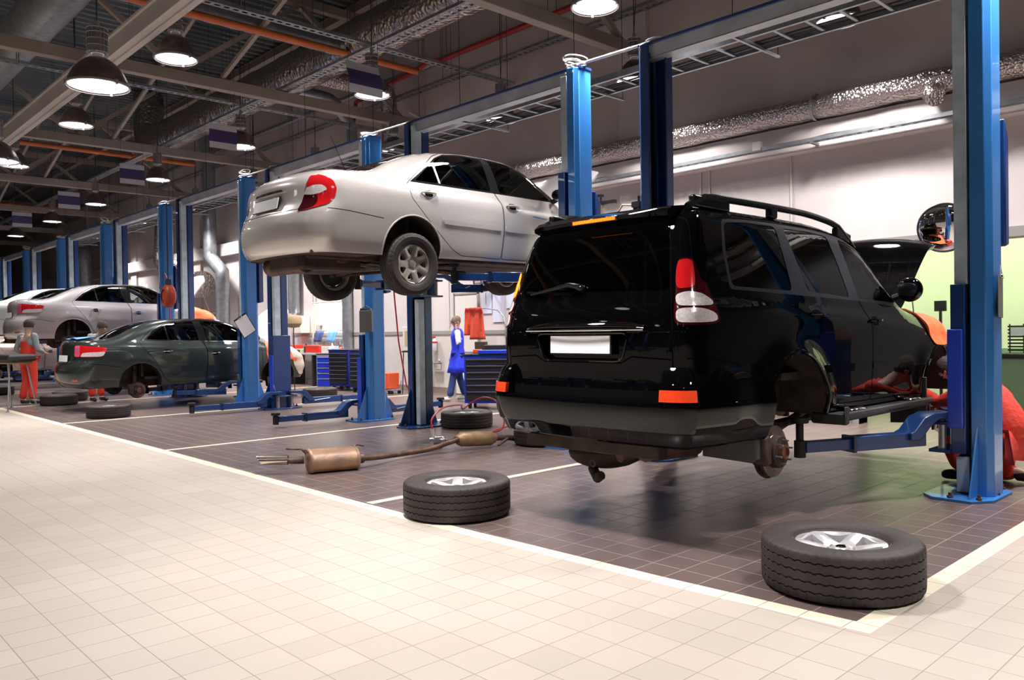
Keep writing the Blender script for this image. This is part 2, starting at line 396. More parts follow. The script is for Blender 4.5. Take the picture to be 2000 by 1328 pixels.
# ---------------------------------------------------------------- car shell
FEAT={}
FEAT['camry']=dict(
 zcut=.235, zs=.985, zf=.72, xsz=[(.2,.76),(.7,.80),(.85,.775),(.985,.70)], xfz=[(.2,.74),(.72,.70)],
 arches=[(1.26,.285,.375),(4.0,.30,.37)],
 side=[('pane_quarter',rnd([(1.33,1.045),(1.51,1.20),(1.605,1.275),(1.645,1.045)],.02)),
       ('pane_rear',rnd([(1.675,1.045),(1.64,1.295),(1.73,1.355),(1.86,1.405),(2.1,1.43),(2.385,1.435),(2.41,1.04)],.03)),
       ('pane_front',rnd([(2.55,1.035),(2.50,1.435),(2.8,1.415),(3.0,1.355),(3.2,1.245),(3.46,1.06),(3.46,1.03)],.03)),
       ('trim',rnd([(1.25,1.022),(1.40,1.13),(1.55,1.25),(1.68,1.345),(1.84,1.415),(2.1,1.45),(2.5,1.456),(2.82,1.435),(3.02,1.375),(3.22,1.265),(3.52,1.06),(3.55,1.012),(2.5,1.02)],.02)),
       ('door_rear',rnd([(1.21,1.0),(1.24,.84),(1.50,.575),(1.78,.34),(1.92,.275),(2.505,.265),(2.535,.60),(2.53,.9),(2.455,1.02),(2.45,1.475),(2.1,1.468),(1.83,1.434),(1.66,1.365),(1.4,1.16)],.03)),
       ('door_front',rnd([(2.515,.265),(3.60,.262),(3.68,.5),(3.66,.85),(3.60,1.02),(3.24,1.285),(3.03,1.395),(2.83,1.452),(2.46,1.475),(2.465,1.02),(2.54,.9),(2.545,.6)],.03))],
 light=[(.60,.10,.64),(.63,.17,.82),(.63,.22,.99),(.72,.27,.99),(.79,.31,.965),(.835,.345,.91),(.853,.36,.85),(.852,.345,.78),(.835,.30,.715),(.79,.22,.67),(.70,.155,.645)],
 light_clear=[(.60,.15,.80),(.63,.17,.865),(.71,.21,.885),(.77,.25,.885),(.80,.27,.865),(.81,.28,.835),(.77,.24,.80),(.69,.19,.79)],
 light_dark=[(.57,.11,.63),(.60,.15,.80),(.69,.19,.79),(.75,.22,.785),(.76,.20,.70),(.73,.17,.66)],
 gaps_side=[[(.27,.655),(.5,.64),(.88,.60)],[(3.70,.62),(4.4,.60)]],
 gaps_rear=[[(.63,.97),(.60,.80),(.575,.66),(.3,.652),(-.3,.652),(-.575,.66),(-.60,.80),(-.63,.97)]],
 backlight=[(.66,.72),(.60,1.0),(.50,1.38),(.40,1.47),(-.40,1.47),(-.50,1.38),(-.60,1.0),(-.66,.72),(-.35,.60),(0,.56),(.35,.60)],
 windshield=[(.56,3.0),(.66,3.62),(.4,3.78),(0,3.83),(-.4,3.78),(-.66,3.62),(-.56,3.0),(-.3,2.93),(0,2.91),(.3,2.93)],
 hood=[(.66,3.80),(.66,4.55),(.3,4.70),(-.3,4.70),(-.66,4.55),(-.66,3.80),(-.4,3.90),(0,3.95),(.4,3.90)],
 gaps_top=[[(.655,.3),(.66,.55),(.60,.62),(.3,.55),(0,.52),(-.3,.55),(-.60,.62),(-.66,.55),(-.655,.3)]],
 hood_piv=(3.85,.99))
FEAT['avensis']=dict(
 zcut=.235, zs=1.0, zf=.72, xsz=[(.2,.76),(.7,.80),(.85,.775),(1.0,.68)], xfz=[(.2,.74),(.72,.70)],
 arches=[(1.13,.29,.375),(3.83,.30,.37)],
 side=[('pane_quarter',rnd([(1.25,1.09),(1.40,1.22),(1.60,1.33),(1.64,1.075)],.02)),
       ('pane_rear',rnd([(1.67,1.07),(1.63,1.345),(1.8,1.395),(2.05,1.42),(2.17,1.425),(2.24,1.055)],.03)),
       ('pane_front',rnd([(2.40,1.045),(2.31,1.43),(2.6,1.41),(2.85,1.355),(3.06,1.25),(3.32,1.05),(3.32,1.02)],.03)),
       ('trim',None),
       ('chrome',rnd([(1.17,1.07),(1.36,1.235),(1.58,1.355),(1.8,1.425),(2.05,1.448),(2.35,1.456),(2.63,1.436),(2.88,1.38),(3.10,1.27),(3.42,1.045),(3.44,1.0),(2.3,1.03)],.02)),
       ('door_rear',rnd([(1.12,1.05),(1.17,.95),(1.40,.66),(1.56,.36),(1.66,.28),(2.33,.27),(2.36,.6),(2.36,.9),(2.29,1.03),(2.27,1.475),(2.03,1.468),(1.78,1.444),(1.56,1.375),(1.33,1.25)],.03)),
       ('door_front',rnd([(2.34,.27),(3.42,.265),(3.50,.5),(3.49,.85),(3.46,1.0),(3.12,1.29),(2.9,1.40),(2.65,1.456),(2.28,1.475),(2.30,1.03),(2.37,.9),(2.37,.6)],.03))],
 light=[(.47,.12,.80),(.47,.13,1.0),(.62,.19,1.0),(.78,.33,.985),(.86,.57,.955),(.88,.52,.86),(.88,.485,.795),(.76,.29,.79),(.6,.17,.795)],
 light_clear=[(.64,.20,.80),(.68,.22,.865),(.78,.33,.875),(.87,.53,.885),(.885,.50,.82),(.86,.44,.80),(.76,.29,.80)],
 light_dark=[(.46,.12,.80),(.47,.12,.99),(.62,.18,.995),(.62,.18,.80)],
 gaps_side=[[(.30,.665),(.5,.65),(.76,.60)],[(3.6,.62),(4.3,.60)]],
 gaps_rear=[[(.49,.99),(.455,.80),(.445,.69),(.3,.67),(-.3,.67),(-.445,.69),(-.455,.80),(-.49,.99)]],
 backlight=[(.60,.62),(.56,.9),(.46,1.28),(.38,1.37),(-.38,1.37),(-.46,1.28),(-.56,.9),(-.60,.62),(-.3,.50),(0,.46),(.3,.50)],
 windshield=[(.56,2.88),(.66,3.48),(.4,3.62),(0,3.68),(-.4,3.62),(-.66,3.48),(-.56,2.88),(-.3,2.80),(0,2.78),(.3,2.80)],
 hood=[(.66,3.70),(.66,4.42),(.3,4.58),(-.3,4.58),(-.66,4.42),(-.66,3.70),(-.4,3.80),(0,3.85),(.4,3.80)],
 gaps_top=[],
 hood_piv=(3.75,1.0))
FEAT['suv']=dict(
 zcut=.45, zs=1.77, zf=.92, xsz=[(.4,.78),(1.1,.79),(1.3,.755),(1.6,.655),(1.77,.585)], xfz=[(.4,.74),(.92,.72)],
 arches=[(1.26,.46,.45),(3.99,.46,.45)],
 side=[('pane_quarter',rnd([(.56,1.345),(.57,1.55),(.64,1.765),(.9,1.785),(1.315,1.79),(1.33,1.33)],.05)),
       ('pane_rear',rnd([(1.56,1.335),(1.43,1.785),(1.8,1.79),(2.12,1.775),(2.24,1.30)],.04)),
       ('pane_front',rnd([(2.40,1.295),(2.30,1.765),(2.5,1.745),(2.72,1.66),(2.95,1.50),(3.14,1.32),(3.14,1.27)],.04)),
       ('trim',rnd([(.53,1.325),(.54,1.56),(.62,1.785),(.9,1.805),(1.4,1.815),(1.8,1.812),(2.2,1.80),(2.53,1.768),(2.77,1.68),(3.0,1.53),(3.33,1.25),(3.34,1.225),(2.4,1.275)],.04)),
       ('door_rear',rnd([(1.335,1.32),(1.37,1.04),(1.60,.87),(1.76,.63),(1.84,.50),(2.49,.49),(2.545,.80),(2.53,1.1),(2.37,1.29),(2.22,1.828),(1.8,1.83),(1.365,1.83)],.03)),
       ('door_front',rnd([(2.50,.49),(3.72,.48),(3.80,.7),(3.70,.95),(3.56,1.2),(3.03,1.56),(2.79,1.705),(2.55,1.79),(2.235,1.828),(2.385,1.29),(2.54,1.1),(2.555,.80)],.03))],
 light=[(.67,.17,1.50),(.72,.20,1.515),(.75,.22,1.50),(.78,.24,1.42),(.82,.30,1.30),(.86,.34,1.16),(.865,.34,1.11),(.80,.13,1.10),(.715,.08,1.105),(.70,.11,1.3)],
 light_clear=[(.70,.11,1.285),(.76,.14,1.305),(.80,.2,1.30),(.835,.30,1.25),(.84,.29,1.22),(.80,.17,1.215),(.72,.10,1.22)],
 light_clear2=[(.72,.09,1.195),(.78,.12,1.205),(.835,.2,1.20),(.855,.31,1.17),(.855,.32,1.125),(.82,.16,1.115),(.73,.08,1.12)],
 light_red=[(.675,.17,1.495),(.72,.20,1.505),(.745,.22,1.495),(.765,.22,1.43),(.785,.20,1.34),(.77,.17,1.325),(.695,.12,1.32)],
 gaps_side=[[(.05,.905),(.3,.895),(.55,.85),(.80,.78)],[(3.76,.9),(4.4,.88)]],
 gaps_rear=[[(.565,1.77),(.61,1.6),(.665,1.3),(.70,1.1),(.71,.92),(.71,.66)],[(-.565,1.77),(-.61,1.6),(-.665,1.3),(-.70,1.1),(-.71,.92),(-.71,.66)],[(-.70,1.075),(-.5,1.085),(.5,1.085),(.70,1.095)],[(-.70,.895),(-.42,.91),(-.34,.87),(.34,.87),(.42,.91),(.70,.895)],[(-.70,.66),(.70,.66)]],
 backglass=rnd([(-.655,1.315),(-.60,1.60),(-.56,1.765),(.56,1.765),(.60,1.60),(.655,1.315),(0,1.335)],.05),
 platewell=rnd([(-.40,1.06),(.40,1.06),(.345,.88),(-.33,.88)],.05),
 backlight=None,
 windshield=[(.62,2.72),(.68,3.25),(.4,3.36),(0,3.40),(-.4,3.36),(-.68,3.25),(-.62,2.72),(-.3,2.64),(0,2.62),(.3,2.64)],
 hood=[(.70,3.50),(.70,4.50),(.3,4.64),(-.3,4.64),(-.70,4.50),(-.70,3.50),(-.4,3.62),(0,3.66),(.4,3.62)],
 gaps_top=[], hood_piv=(3.55,1.25))
def band(pl,hw):
    P=[np.array(p,float) for p in dens(pl,.06,False)];L=[];R=[]
    for i in range(len(P)):
        t=P[min(i+1,len(P)-1)]-P[max(i-1,0)];t/=max(np.linalg.norm(t),1e-9);n=np.array([-t[1],t[0]]);L.append(P[i]+n*hw);R.append(P[i]-n*hw)
    return [tuple(p) for p in L+R[::-1]]
def ring(poly,hw):
    """outline band of a closed polygon -> (outer, inner)"""
    P=[np.array(p,float) for p in poly];n=len(P);A=[]
    ar=sum(P[i][0]*P[(i+1)%n][1]-P[(i+1)%n][0]*P[i][1] for i in range(n));sg=1 if ar>0 else -1
    for i in range(n):
        t=P[(i+1)%n]-P[i-1];t/=max(np.linalg.norm(t),1e-9);A.append(P[i]+np.array([t[1],-t[0]])*hw*sg)
    return [tuple(p) for p in A]
class Shell:
    """triangulated skin of a car body, cut exactly along its panel outlines"""
    def __init__(s,kind):
        s.k=kind; s.B=Body(SPECS[kind]); s.F=FEAT[kind]; s.out={}
        s.patches()
    def xs(s,z): return pch(z,*zip(*s.F['xsz']))
    def xf(s,z): return pch(z,*zip(*s.F['xfz']))
    def put(s,key,V,N,T,off=0.,mi=0,mirror=None):
        T=np.asarray(T)
        if len(T)==0: return
        u,inv=np.unique(T.ravel(),return_inverse=True); v=V[u]+N[u]*off; n=N[u]; t=inv.reshape(-1,3)
        a,b,c=v[t[:,0]],v[t[:,1]],v[t[:,2]]; fn=np.cross(b-a,c-a); flip=(fn*n[t[:,0]]).sum(1)<0
        t[flip]=t[flip][:,::-1]
        s.out.setdefault(key,[]).append((v,n,t,mi))
    def curve(s,P3):
        """resample a closed 3-D outline"""
        for _ in range(2 if s.k=='suv' else 1):
            Q=[]; n=len(P3)
            for i in range(n):
                a=np.array(P3[i],float);b=np.array(P3[(i+1)%n],float); f_=.22 if s.k=='suv' else .14; Q+=[tuple(a*(1-f_)+b*f_),tuple(a*f_+b*(1-f_))]
            P3=Q
        return dens(P3,.03)
    def patches(s):
        B,F=s.B,s.F
        zc,zs,zf=F['zcut'],F['zs'],F['zf']
        zr=np.linspace(zc,zs,28); rs=s.xs(zr); ys=B.back(rs,zr)
        zq=np.linspace(zc,zf,14); fs_=s.xf(zq); yf=B.fore(fs_,zq)
        y0,y1=float(ys[-1]),float(yf[-1])
        tp=[(y0,float(rs[-1]))]+[p for p in B.xtop if y0+.12<p[0]<y1-.12]+[(y1,float(fs_[-1]))]
        yt=np.linspace(y0,y1,70); xt=pch(yt,*zip(*tp)); zt=B.up(xt,yt); zt[0]=zs; zt[-1]=zf
        # ---------------- side
        bot=[]; cur=float(ys[0]); arcs=[]
        for (yc,za,r) in F['arches']:
            dz=zc-za; hy=math.sqrt(r*r-dz*dz); a0=math.atan2(dz,-hy); 
            if a0<0: a0+=2*PI
            a1=math.atan2(dz,hy)
            arc=[(yc+r*math.cos(a0+(a1-a0)*i/30),za+r*math.sin(a0+(a1-a0)*i/30)) for i in range(31)]
            bot+=dens([(cur,zc),arc[0]],.06,False)[:-1]+arc[:-1]; cur=arc[-1][0]; arcs.append(arc)
        bot+=dens([(cur,zc),(float(yf[0]),zc)],.06,False)
        # bottom, then front seam up, then top seam back, then rear seam down
        D=bot[:-1]+[(float(a),float(b)) for a,b in zip(yf,zq)][:-1]+[(float(a),float(b)) for a,b in zip(yt[::-1],zt[::-1])][:-1]+[(float(a),float(b)) for a,b in zip(ys[::-1],zr[::-1])][:-1]
        loops=[(D,True)]
        polys=[]
        ch=[p for n_,p in F['side'] if n_=='chrome']
        for nm,pl in F['side']:
            if pl is None: pl=ring(dens(ch[0],.05),-.011)
            pl=dens(pl,.05); polys.append((nm,pl)); loops.append((pl,True))
        gl=[]
        doors=[p for n_,p in polys if n_.startswith('door')]
        for g in F['gaps_side']: b=band(g,.004); gl.append(b); loops.append((b,True))
        dr=[]
        for d in doors:
            o=ring(d,.0035); i_=ring(d,-.0035); dr.append((o,i_)); loops+= [(o,True),(i_,True)]
        lights=[]
        for nm in('light_red','light_clear','light_clear2','light_dark','light'):
            if F.get(nm):
                c=s.curve(F[nm]); c=[(p[0],float(B.back([min(p[0],.8)],[p[2]])[0]) if p[0]<.80 else p[1],p[2]) for p in c]
                # keep y consistent with the skin
                c2=[]
                for p in c:
                    c2.append((p[0] if p[0]<.80 else float(B.side([p[1]],[p[2]])[0]),p[1],p[2]))
                lights.append((nm,c2)); loops.append(([(p[1],p[2]) for p in c2],True))
        gy=list(np.concatenate([np.arange(-.1,.5,.02),np.arange(.5,5,.05)])); pts=[]
        for i,y in enumerate(gy):
            for z in np.arange(zc+.02,2.0,.045): pts.append((y+.003*math.sin(z*50),z+.02*(i%2)))
        pts=np.array(pts); pts=pts[inpoly(pts[:,0],pts[:,1],D)]
        V2,T=cdt(loops,pts)
        c=V2[T].mean(1); T=T[inpoly(c[:,0],c[:,1],D)]; c=V2[T].mean(1)
        X=B.side(V2[:,0],V2[:,1])
        # on the rear seam use exact seam x
        V=np.stack([X,V2[:,0],V2[:,1]],1); N=B.nrm(V[:,0],V[:,1],V[:,2])
        lab=np.full(len(T),'body',object)
        for nm,pl in polys[::-1]: lab[inpoly(c[:,0],c[:,1],pl)]=nm
        for o,i_ in dr:
            k=inpoly(c[:,0],c[:,1],o)&~inpoly(c[:,0],c[:,1],i_); lab[k & np.isin(lab,['body','door_rear','door_front'])]='gap'
        for b in gl: lab[inpoly(c[:,0],c[:,1],b)]='gap'
        for nm,pl in lights[::-1]:
            k=inpoly(c[:,0],c[:,1],[(p[1],p[2]) for p in pl])&(c[:,0]<1.0); lab[k]=nm
        for sd in(1,-1):
            Vm=V*np.array([sd,1,1]);Nm=N*np.array([sd,1,1])
            for l in set(lab): s.put((l,sd) if l not in('body','gap') else (l,0),Vm,Nm,T[lab==l])
        s.arc3=[]
        for a in arcs:
            a=np.array(a);s.arc3.append(np.stack([B.side(a[:,0],a[:,1]),a[:,0],a[:,1]],1))
        # ---------------- rear
        D=[(float(a),float(b)) for a,b in zip(rs,zr)]+dens([(float(rs[-1]),zs),(-float(rs[-1]),zs)],.05,False)[1:-1]+[(-float(a),float(b)) for a,b in zip(rs[::-1],zr[::-1])]+dens([(-float(rs[0]),zc),(float(rs[0]),zc)],.05,False)[1:-1]
        loops=[(D,True)]; reg=[]
        for nm in('backglass','platewell'):
            if F.get(nm): pl=dens(F[nm],.05); reg.append((nm,pl)); loops.append((pl,True))
        gr=[band(g,.0045) for g in F['gaps_rear']]
        loops+=[(b,True) for b in gr]
        for nm,pl in lights:
            for sd in(1,-1): loops.append(([(p[0]*sd,p[2]) for p in pl],True))
        pts=[(x+.02*(i%2),z) for i,z in enumerate(np.arange(zc+.02,zs,.04)) for x in np.arange(-.9,.9,.045)]
        pts=np.array(pts); pts=pts[inpoly(pts[:,0],pts[:,1],D)]
        V2,T=cdt(loops,pts); c=V2[T].mean(1); T=T[inpoly(c[:,0],c[:,1],D)]; c=V2[T].mean(1)
        Y=B.back(V2[:,0],V2[:,1]); V=np.stack([V2[:,0],Y,V2[:,1]],1); N=B.nrm(V[:,0],V[:,1],V[:,2])
        lab=np.full(len(T),'body',object)
        if s.k!='suv':
            lid=inpoly(c[:,0],c[:,1],F['gaps_rear'][0]); lab[lid]='trunk_lid'
        else: lab[inpoly(c[:,0],c[:,1],[(-.70,.66),(.70,.66),(.70,1.1),(.60,1.6),(.56,1.77),(-.56,1.77),(-.60,1.6),(-.70,1.1)])]='trunk_lid'
        for nm,pl in reg: lab[inpoly(c[:,0],c[:,1],pl)]=nm
        for b in gr: lab[inpoly(c[:,0],c[:,1],b)]='gap'
        lab=lab.copy(); sdl=np.zeros(len(T),int)
        for nm,pl in lights[::-1]:
            for sd in(1,-1):
                k=inpoly(c[:,0],c[:,1],[(p[0]*sd,p[2]) for p in pl]); lab[k]=nm; sdl[k]=sd
        for l in set(lab):
            for sd in set(sdl[lab==l]): s.put((l,int(sd)),V,N,T[(lab==l)&(sdl==sd)])
        # ---------------- top
        D=dens([(-float(rs[-1]),zs),(float(rs[-1]),zs)],.05,False); D=[(p[0],float(B.back([p[0]],[zs])[0])) for p in D][:-1]
        D+=[(float(a),float(b)) for a,b in zip(xt,yt)][:-1]
        q=dens([(float(fs_[-1]),zf),(-float(fs_[-1]),zf)],.05,False); D+=[(p[0],float(B.fore([p[0]],[zf])[0])) for p in q][:-1]
        D+=[(-float(a),float(b)) for a,b in zip(xt[::-1],yt[::-1])][:-1]
        loops=[(D,True)]; reg=[]
        for nm in('backlight','windshield','hood'):
            if F.get(nm): pl=dens(rnd(F[nm],.08),.06); reg.append((nm,pl)); loops.append((pl,True))
        gt=[band(g,.0045) for g in F['gaps_top']]; loops+=[(b,True) for b in gt]
        pts=[(x+.02*(i%2),y) for i,y in enumerate(np.arange(0,4.9,.05)) for x in np.arange(-.8,.8,.055)]
        pts=np.array(pts); pts=pts[inpoly(pts[:,0],pts[:,1],D)]
        V2,T=cdt(loops,pts); c=V2[T].mean(1); T=T[inpoly(c[:,0],c[:,1],D)]; c=V2[T].mean(1)
        Z=B.up(V2[:,0],V2[:,1]); V=np.stack([V2[:,0],V2[:,1],Z],1); N=B.nrm(V[:,0],V[:,1],V[:,2])
        lab=np.full(len(T),'body',object)
        if s.k!='suv': lab[c[:,1]<.52]='trunk_lid'
        for nm,pl in reg: lab[inpoly(c[:,0],c[:,1],pl)]=nm
        for b in gt: lab[inpoly(c[:,0],c[:,1],b)]='gap'
        for l in set(lab): s.put((l,0),V,N,T[lab==l])
        # ---------------- front
        D=[(float(a),float(b)) for a,b in zip(fs_,zq)]+dens([(float(fs_[-1]),zf),(-float(fs_[-1]),zf)],.05,False)[1:-1]+[(-float(a),float(b)) for a,b in zip(fs_[::-1],zq[::-1])]+dens([(-float(fs_[0]),zc),(float(fs_[0]),zc)],.05,False)[1:-1]
        pts=[(x,z) for z in np.arange(zc+.03,zf,.05) for x in np.arange(-.9,.9,.06)]
        pts=np.array(pts); pts=pts[inpoly(pts[:,0],pts[:,1],D)]
        V2,T=cdt([(D,True)],pts); c=V2[T].mean(1); T=T[inpoly(c[:,0],c[:,1],D)]
        V=np.stack([V2[:,0],B.fore(V2[:,0],V2[:,1]),V2[:,1]],1); N=B.nrm(V[:,0],V[:,1],V[:,2])
        s.put(('front',0),V,N,T)
    def mesh(s,name,keys,mats,parent=None,offs=None):
        """keys: list of (key, material index, offset)"""
        vs=[];ns=[];fs=[];ms=[];o=0
        for key,mi,off in keys:
            for v,n,t,_ in s.out.get(key,[]):
                vs.append(v+n*off); ns.append(n); fs+=(t+o).tolist(); ms+=[mi]*len(t); o+=len(v)
        if not vs: return None
        b=MB(); b.v=[tuple(p) for p in np.concatenate(vs)]; b.f=[tuple(f) for f in fs]; b.m=ms
        return b.build(name,mats,parent,normals=[tuple(map(float,n)) for n in np.concatenate(ns)],recalc=False)
    def slab(s,poly,view,th,name,mats,parent,step=.05,sd=1,base=-.004,warp=None):
        """solid raised patch following the skin"""
        B=s.B; poly=dens(poly,step)
        pts=[]
        xs_=[p[0] for p in poly];ys_=[p[1] for p in poly]
        for a in np.arange(min(xs_),max(xs_),step):
            for b in np.arange(min(ys_),max(ys_),step): pts.append((a,b))
        if pts:
            pts=np.array(pts); 
            pts=pts[inpoly(pts[:,0],pts[:,1],poly)]
        V2,T=cdt([(poly,True)],pts); c=V2[T].mean(1); T=T[inpoly(c[:,0],c[:,1],poly)]
        a,b=V2[:,0],V2[:,1]
        if view=='side': V=np.stack([B.side(a,b),a,b],1)
        elif view=='back': V=np.stack([a,B.back(a,b),b],1)
        else: V=np.stack([a,b,B.up(a,b)],1)
        N=B.nrm(V[:,0],V[:,1],V[:,2])
        if sd<0: V=V*np.array([-1,1,1]);N=N*np.array([-1,1,1])
        tv=th if not callable(th) else th(a,b)[:,None]
        top=V+N*tv; bot=V+N*base
        fn=np.cross(top[T[:,1]]-top[T[:,0]],top[T[:,2]]-top[T[:,0]]); fl=(fn*N[T[:,0]]).sum(1)<0; T[fl]=T[fl][:,::-1]
        n=len(top); fs=T.tolist()+[f[::-1] for f in (T+n).tolist()]
        cnt={}
        for t in T.tolist():
            for i in range(3):
                e=(t[i],t[(i+1)%3]); cnt[e]=1
        for (i,j) in list(cnt):
            if (j,i) not in cnt: fs.append([j,i,i+n,j+n])
        m=MB(); m.add(np.concatenate([top,bot]),fs)
        return m.build(name,mats,parent,angle=40)
def arch_parts(sh,car,lip,paint,well='liner'):
    for a in sh.arc3:
        for sd in(1,-1):
            n=len(a); dep=.40; vs=[];fs=[]
            cen=np.array([a[:,1].mean(),a[:,2].min()+.05])
            for x in(0,.5,1):
                for p in a:
                    q=p.copy(); 
                    g=1+.05*x
                    vs.append((sd*(p[0]-.004-dep*x),cen[0]+(p[1]-cen[0])*g,cen[1]+(p[2]-cen[1])*g))
            for r in range(2):
                for i in range(n-1): fs.append((r*n+i,r*n+i+1,(r+1)*n+i+1,(r+1)*n+i))
            o=2*n; vs.append((sd*(a[:,0].mean()-dep),cen[0],cen[1]-.1)); fs+=[(o+i,o+i+1,3*n) for i in range(n-1)]; fs.append((o+n-1,o,3*n))
            m=MB(); m.add(vs,fs); m.build('wheel_well',well,car,angle=60)
            if lip:
                m=MB(); m.tube([(sd*(p[0]-lip*.3),p[1],p[2]) for p in a],lip,8); m.build('arch_lip',paint,car)
def seat(car,x,y,z,mat='seat_dark'):
    m=MB(); m.box((x,y+.25,z+.1),(.50,.52,.16),(-.1,0,0)); 
    s=m.build('seat',mat,car,bevel=.05)
    m=MB(); m.box((x,y-.06,z+.42),(.48,.13,.60),(.22,0,0)); m.build('backrest',mat,s,bevel=.05)
    m=MB(); m.box((x,y-.16,z+.83),(.26,.09,.19),(.1,0,0)); m.build('headrest',mat,s,bevel=.035)
def interior(car,zf,yr,yf,yw,sm='seat_dark',zst=.95,col='gap'):
    m=MB(); m.bb(-.72,.72,yr-.6,yw+.2,zf-.05,zf); m.bb(-.7,.7,yr-.66,yr-.62,zf,zf+.45); m.bb(-.60,.60,yr-.95,yr-.6,zf+.45,zf+.5); m.bb(-.71,.71,yw-.02,yw+.3,zf,zf+.5); m.build('cabin_floor',sm,car)
    for x in(-.36,.36): seat(car,x,yf,zf,sm)
    for x in(-.36,.36): seat(car,x,yr,zf+.03,sm)
    m=MB(); m.lathe([(.18+.016*math.cos(t),.016*math.sin(t)) for t in [2*PI*i/8 for i in range(8)]],seg=28,closed=True); m.tube([(-.17,0,0),(.17,0,0)],.014,6); m.tube([(0,0,0),(0,-.17,0)],.014,6); m.sphere((0,0,.01),.05,10,6)
    m.build('steering_wheel','rubber_trim',car,loc=(-.36,yw-.22,zst),rot=(math.radians(62),0,0))
    m=MB(); m.box((0,yw-.10,zst+.30),(.22,.03,.07)); m.tube([(0,yw-.09,zst+.33),(0,yw-.04,zst+.40)],.01,6); m.build('rearview_mirror','black_trim',car)
def brake_hub(parent,x,y,z,sd=1,R=.155,nl=5,name='brake_disc',suv=False):
    m=MB(); f=sd
    m.lathe([(0,-.13*f),(.09,-.13*f),(.12,-.07*f),(R*1.05,-.06*f),(R*1.08,-.045*f),(.05,-.04*f)],axis='x',seg=36)
    d=m.build('backing_plate','rust_iron',parent,loc=(x,y,z))
    m=MB(); m.lathe([(.05,-.03*f),(R,-.03*f),(R,-.022*f),(R,-.004*f),(R*.99,0),(R*.66,0),(R*.64,.005*f)],axis='x',seg=48); m.lathe([(R*.64,.0),(R*.62,.045*f),(R*.60,.052*f),(.055,.052*f),(.05,.05*f)],axis='x',seg=40,mi=1)
    d=m.build('brake_disc',['disc_face','rust_iron'],parent,loc=(x,y,z))
    m=MB(); m.lathe([(.052,.05*f),(.05,.085*f),(.036,.09*f),(.034,.075*f),(0,.075*f)],axis='x',seg=24); m.build('hub','hub_copper',d)
    for k in range(nl):
        a=2*PI*k/nl+.3; m=MB(); m.cyl((.05*f,.08*math.cos(a),.08*math.sin(a)),(.095*f,.08*math.cos(a),.08*math.sin(a)),.007,8); m.build('stud','galv',d)
    m=MB(); m.box((-.012*f,-R*.85,.02),(.11,.085,.20),(.1,0,0)); m.cyl((-.06*f,-R*.85,.05),(-.12*f,-R*.85,.05),.03,12); m.build('caliper','rust_iron',d,bevel=.015)
    return d
# ---------------------------------------------------------------- wheels
def tyre_mb(R,W,Rb,seg=216,tread=True,wear=0.):
    w=W/2; h=.008
    pr=[(Rb,.36*W),(Rb+.012,.40*W),(Rb+.018,.43*W),(Rb+.030,.455*W),(Rb+(R-Rb)*.45,.492*W),(Rb+(R-Rb)*.62,.49*W),(Rb+(R-Rb)*.66,.497*W),(Rb+(R-Rb)*.70,.487*W),(R-.030,.47*W),(R-.016,.452*W),(R-.008,.43*W),(R-.002,.395*W),(R,.34*W)]
    gs=[.27,.09,-.09,-.27]; mid=[]
    for g in gs:
        mid+= [(R+.001,g*W+.0042),(R-h,g*W+.0022),(R-h,g*W-.0022),(R+.001,g*W-.0042)]
    prof=pr+mid+[(r,-z) for r,z in pr[::-1]]
    n=len(prof); npr=len(pr)
    def fn(i,k,r,z):
        if tread:
            if npr<=i<n-npr:
                ph=(k%6); z+= .0028*(1 if ph<3 else -1)
            j=i if i<npr else n-1-i
            if i<npr or i>=n-npr:
                if 8<=j<=12 and (k%6)==0: r-=.0045
                if j==8 and (k%5) in(0,1): z+=(-.003 if i<npr else .003)
                if j==6 and (k%2)==0: z+=0
        return r,z
    m=MB(); m.lathe(prof,seg=seg,fn=fn); return m
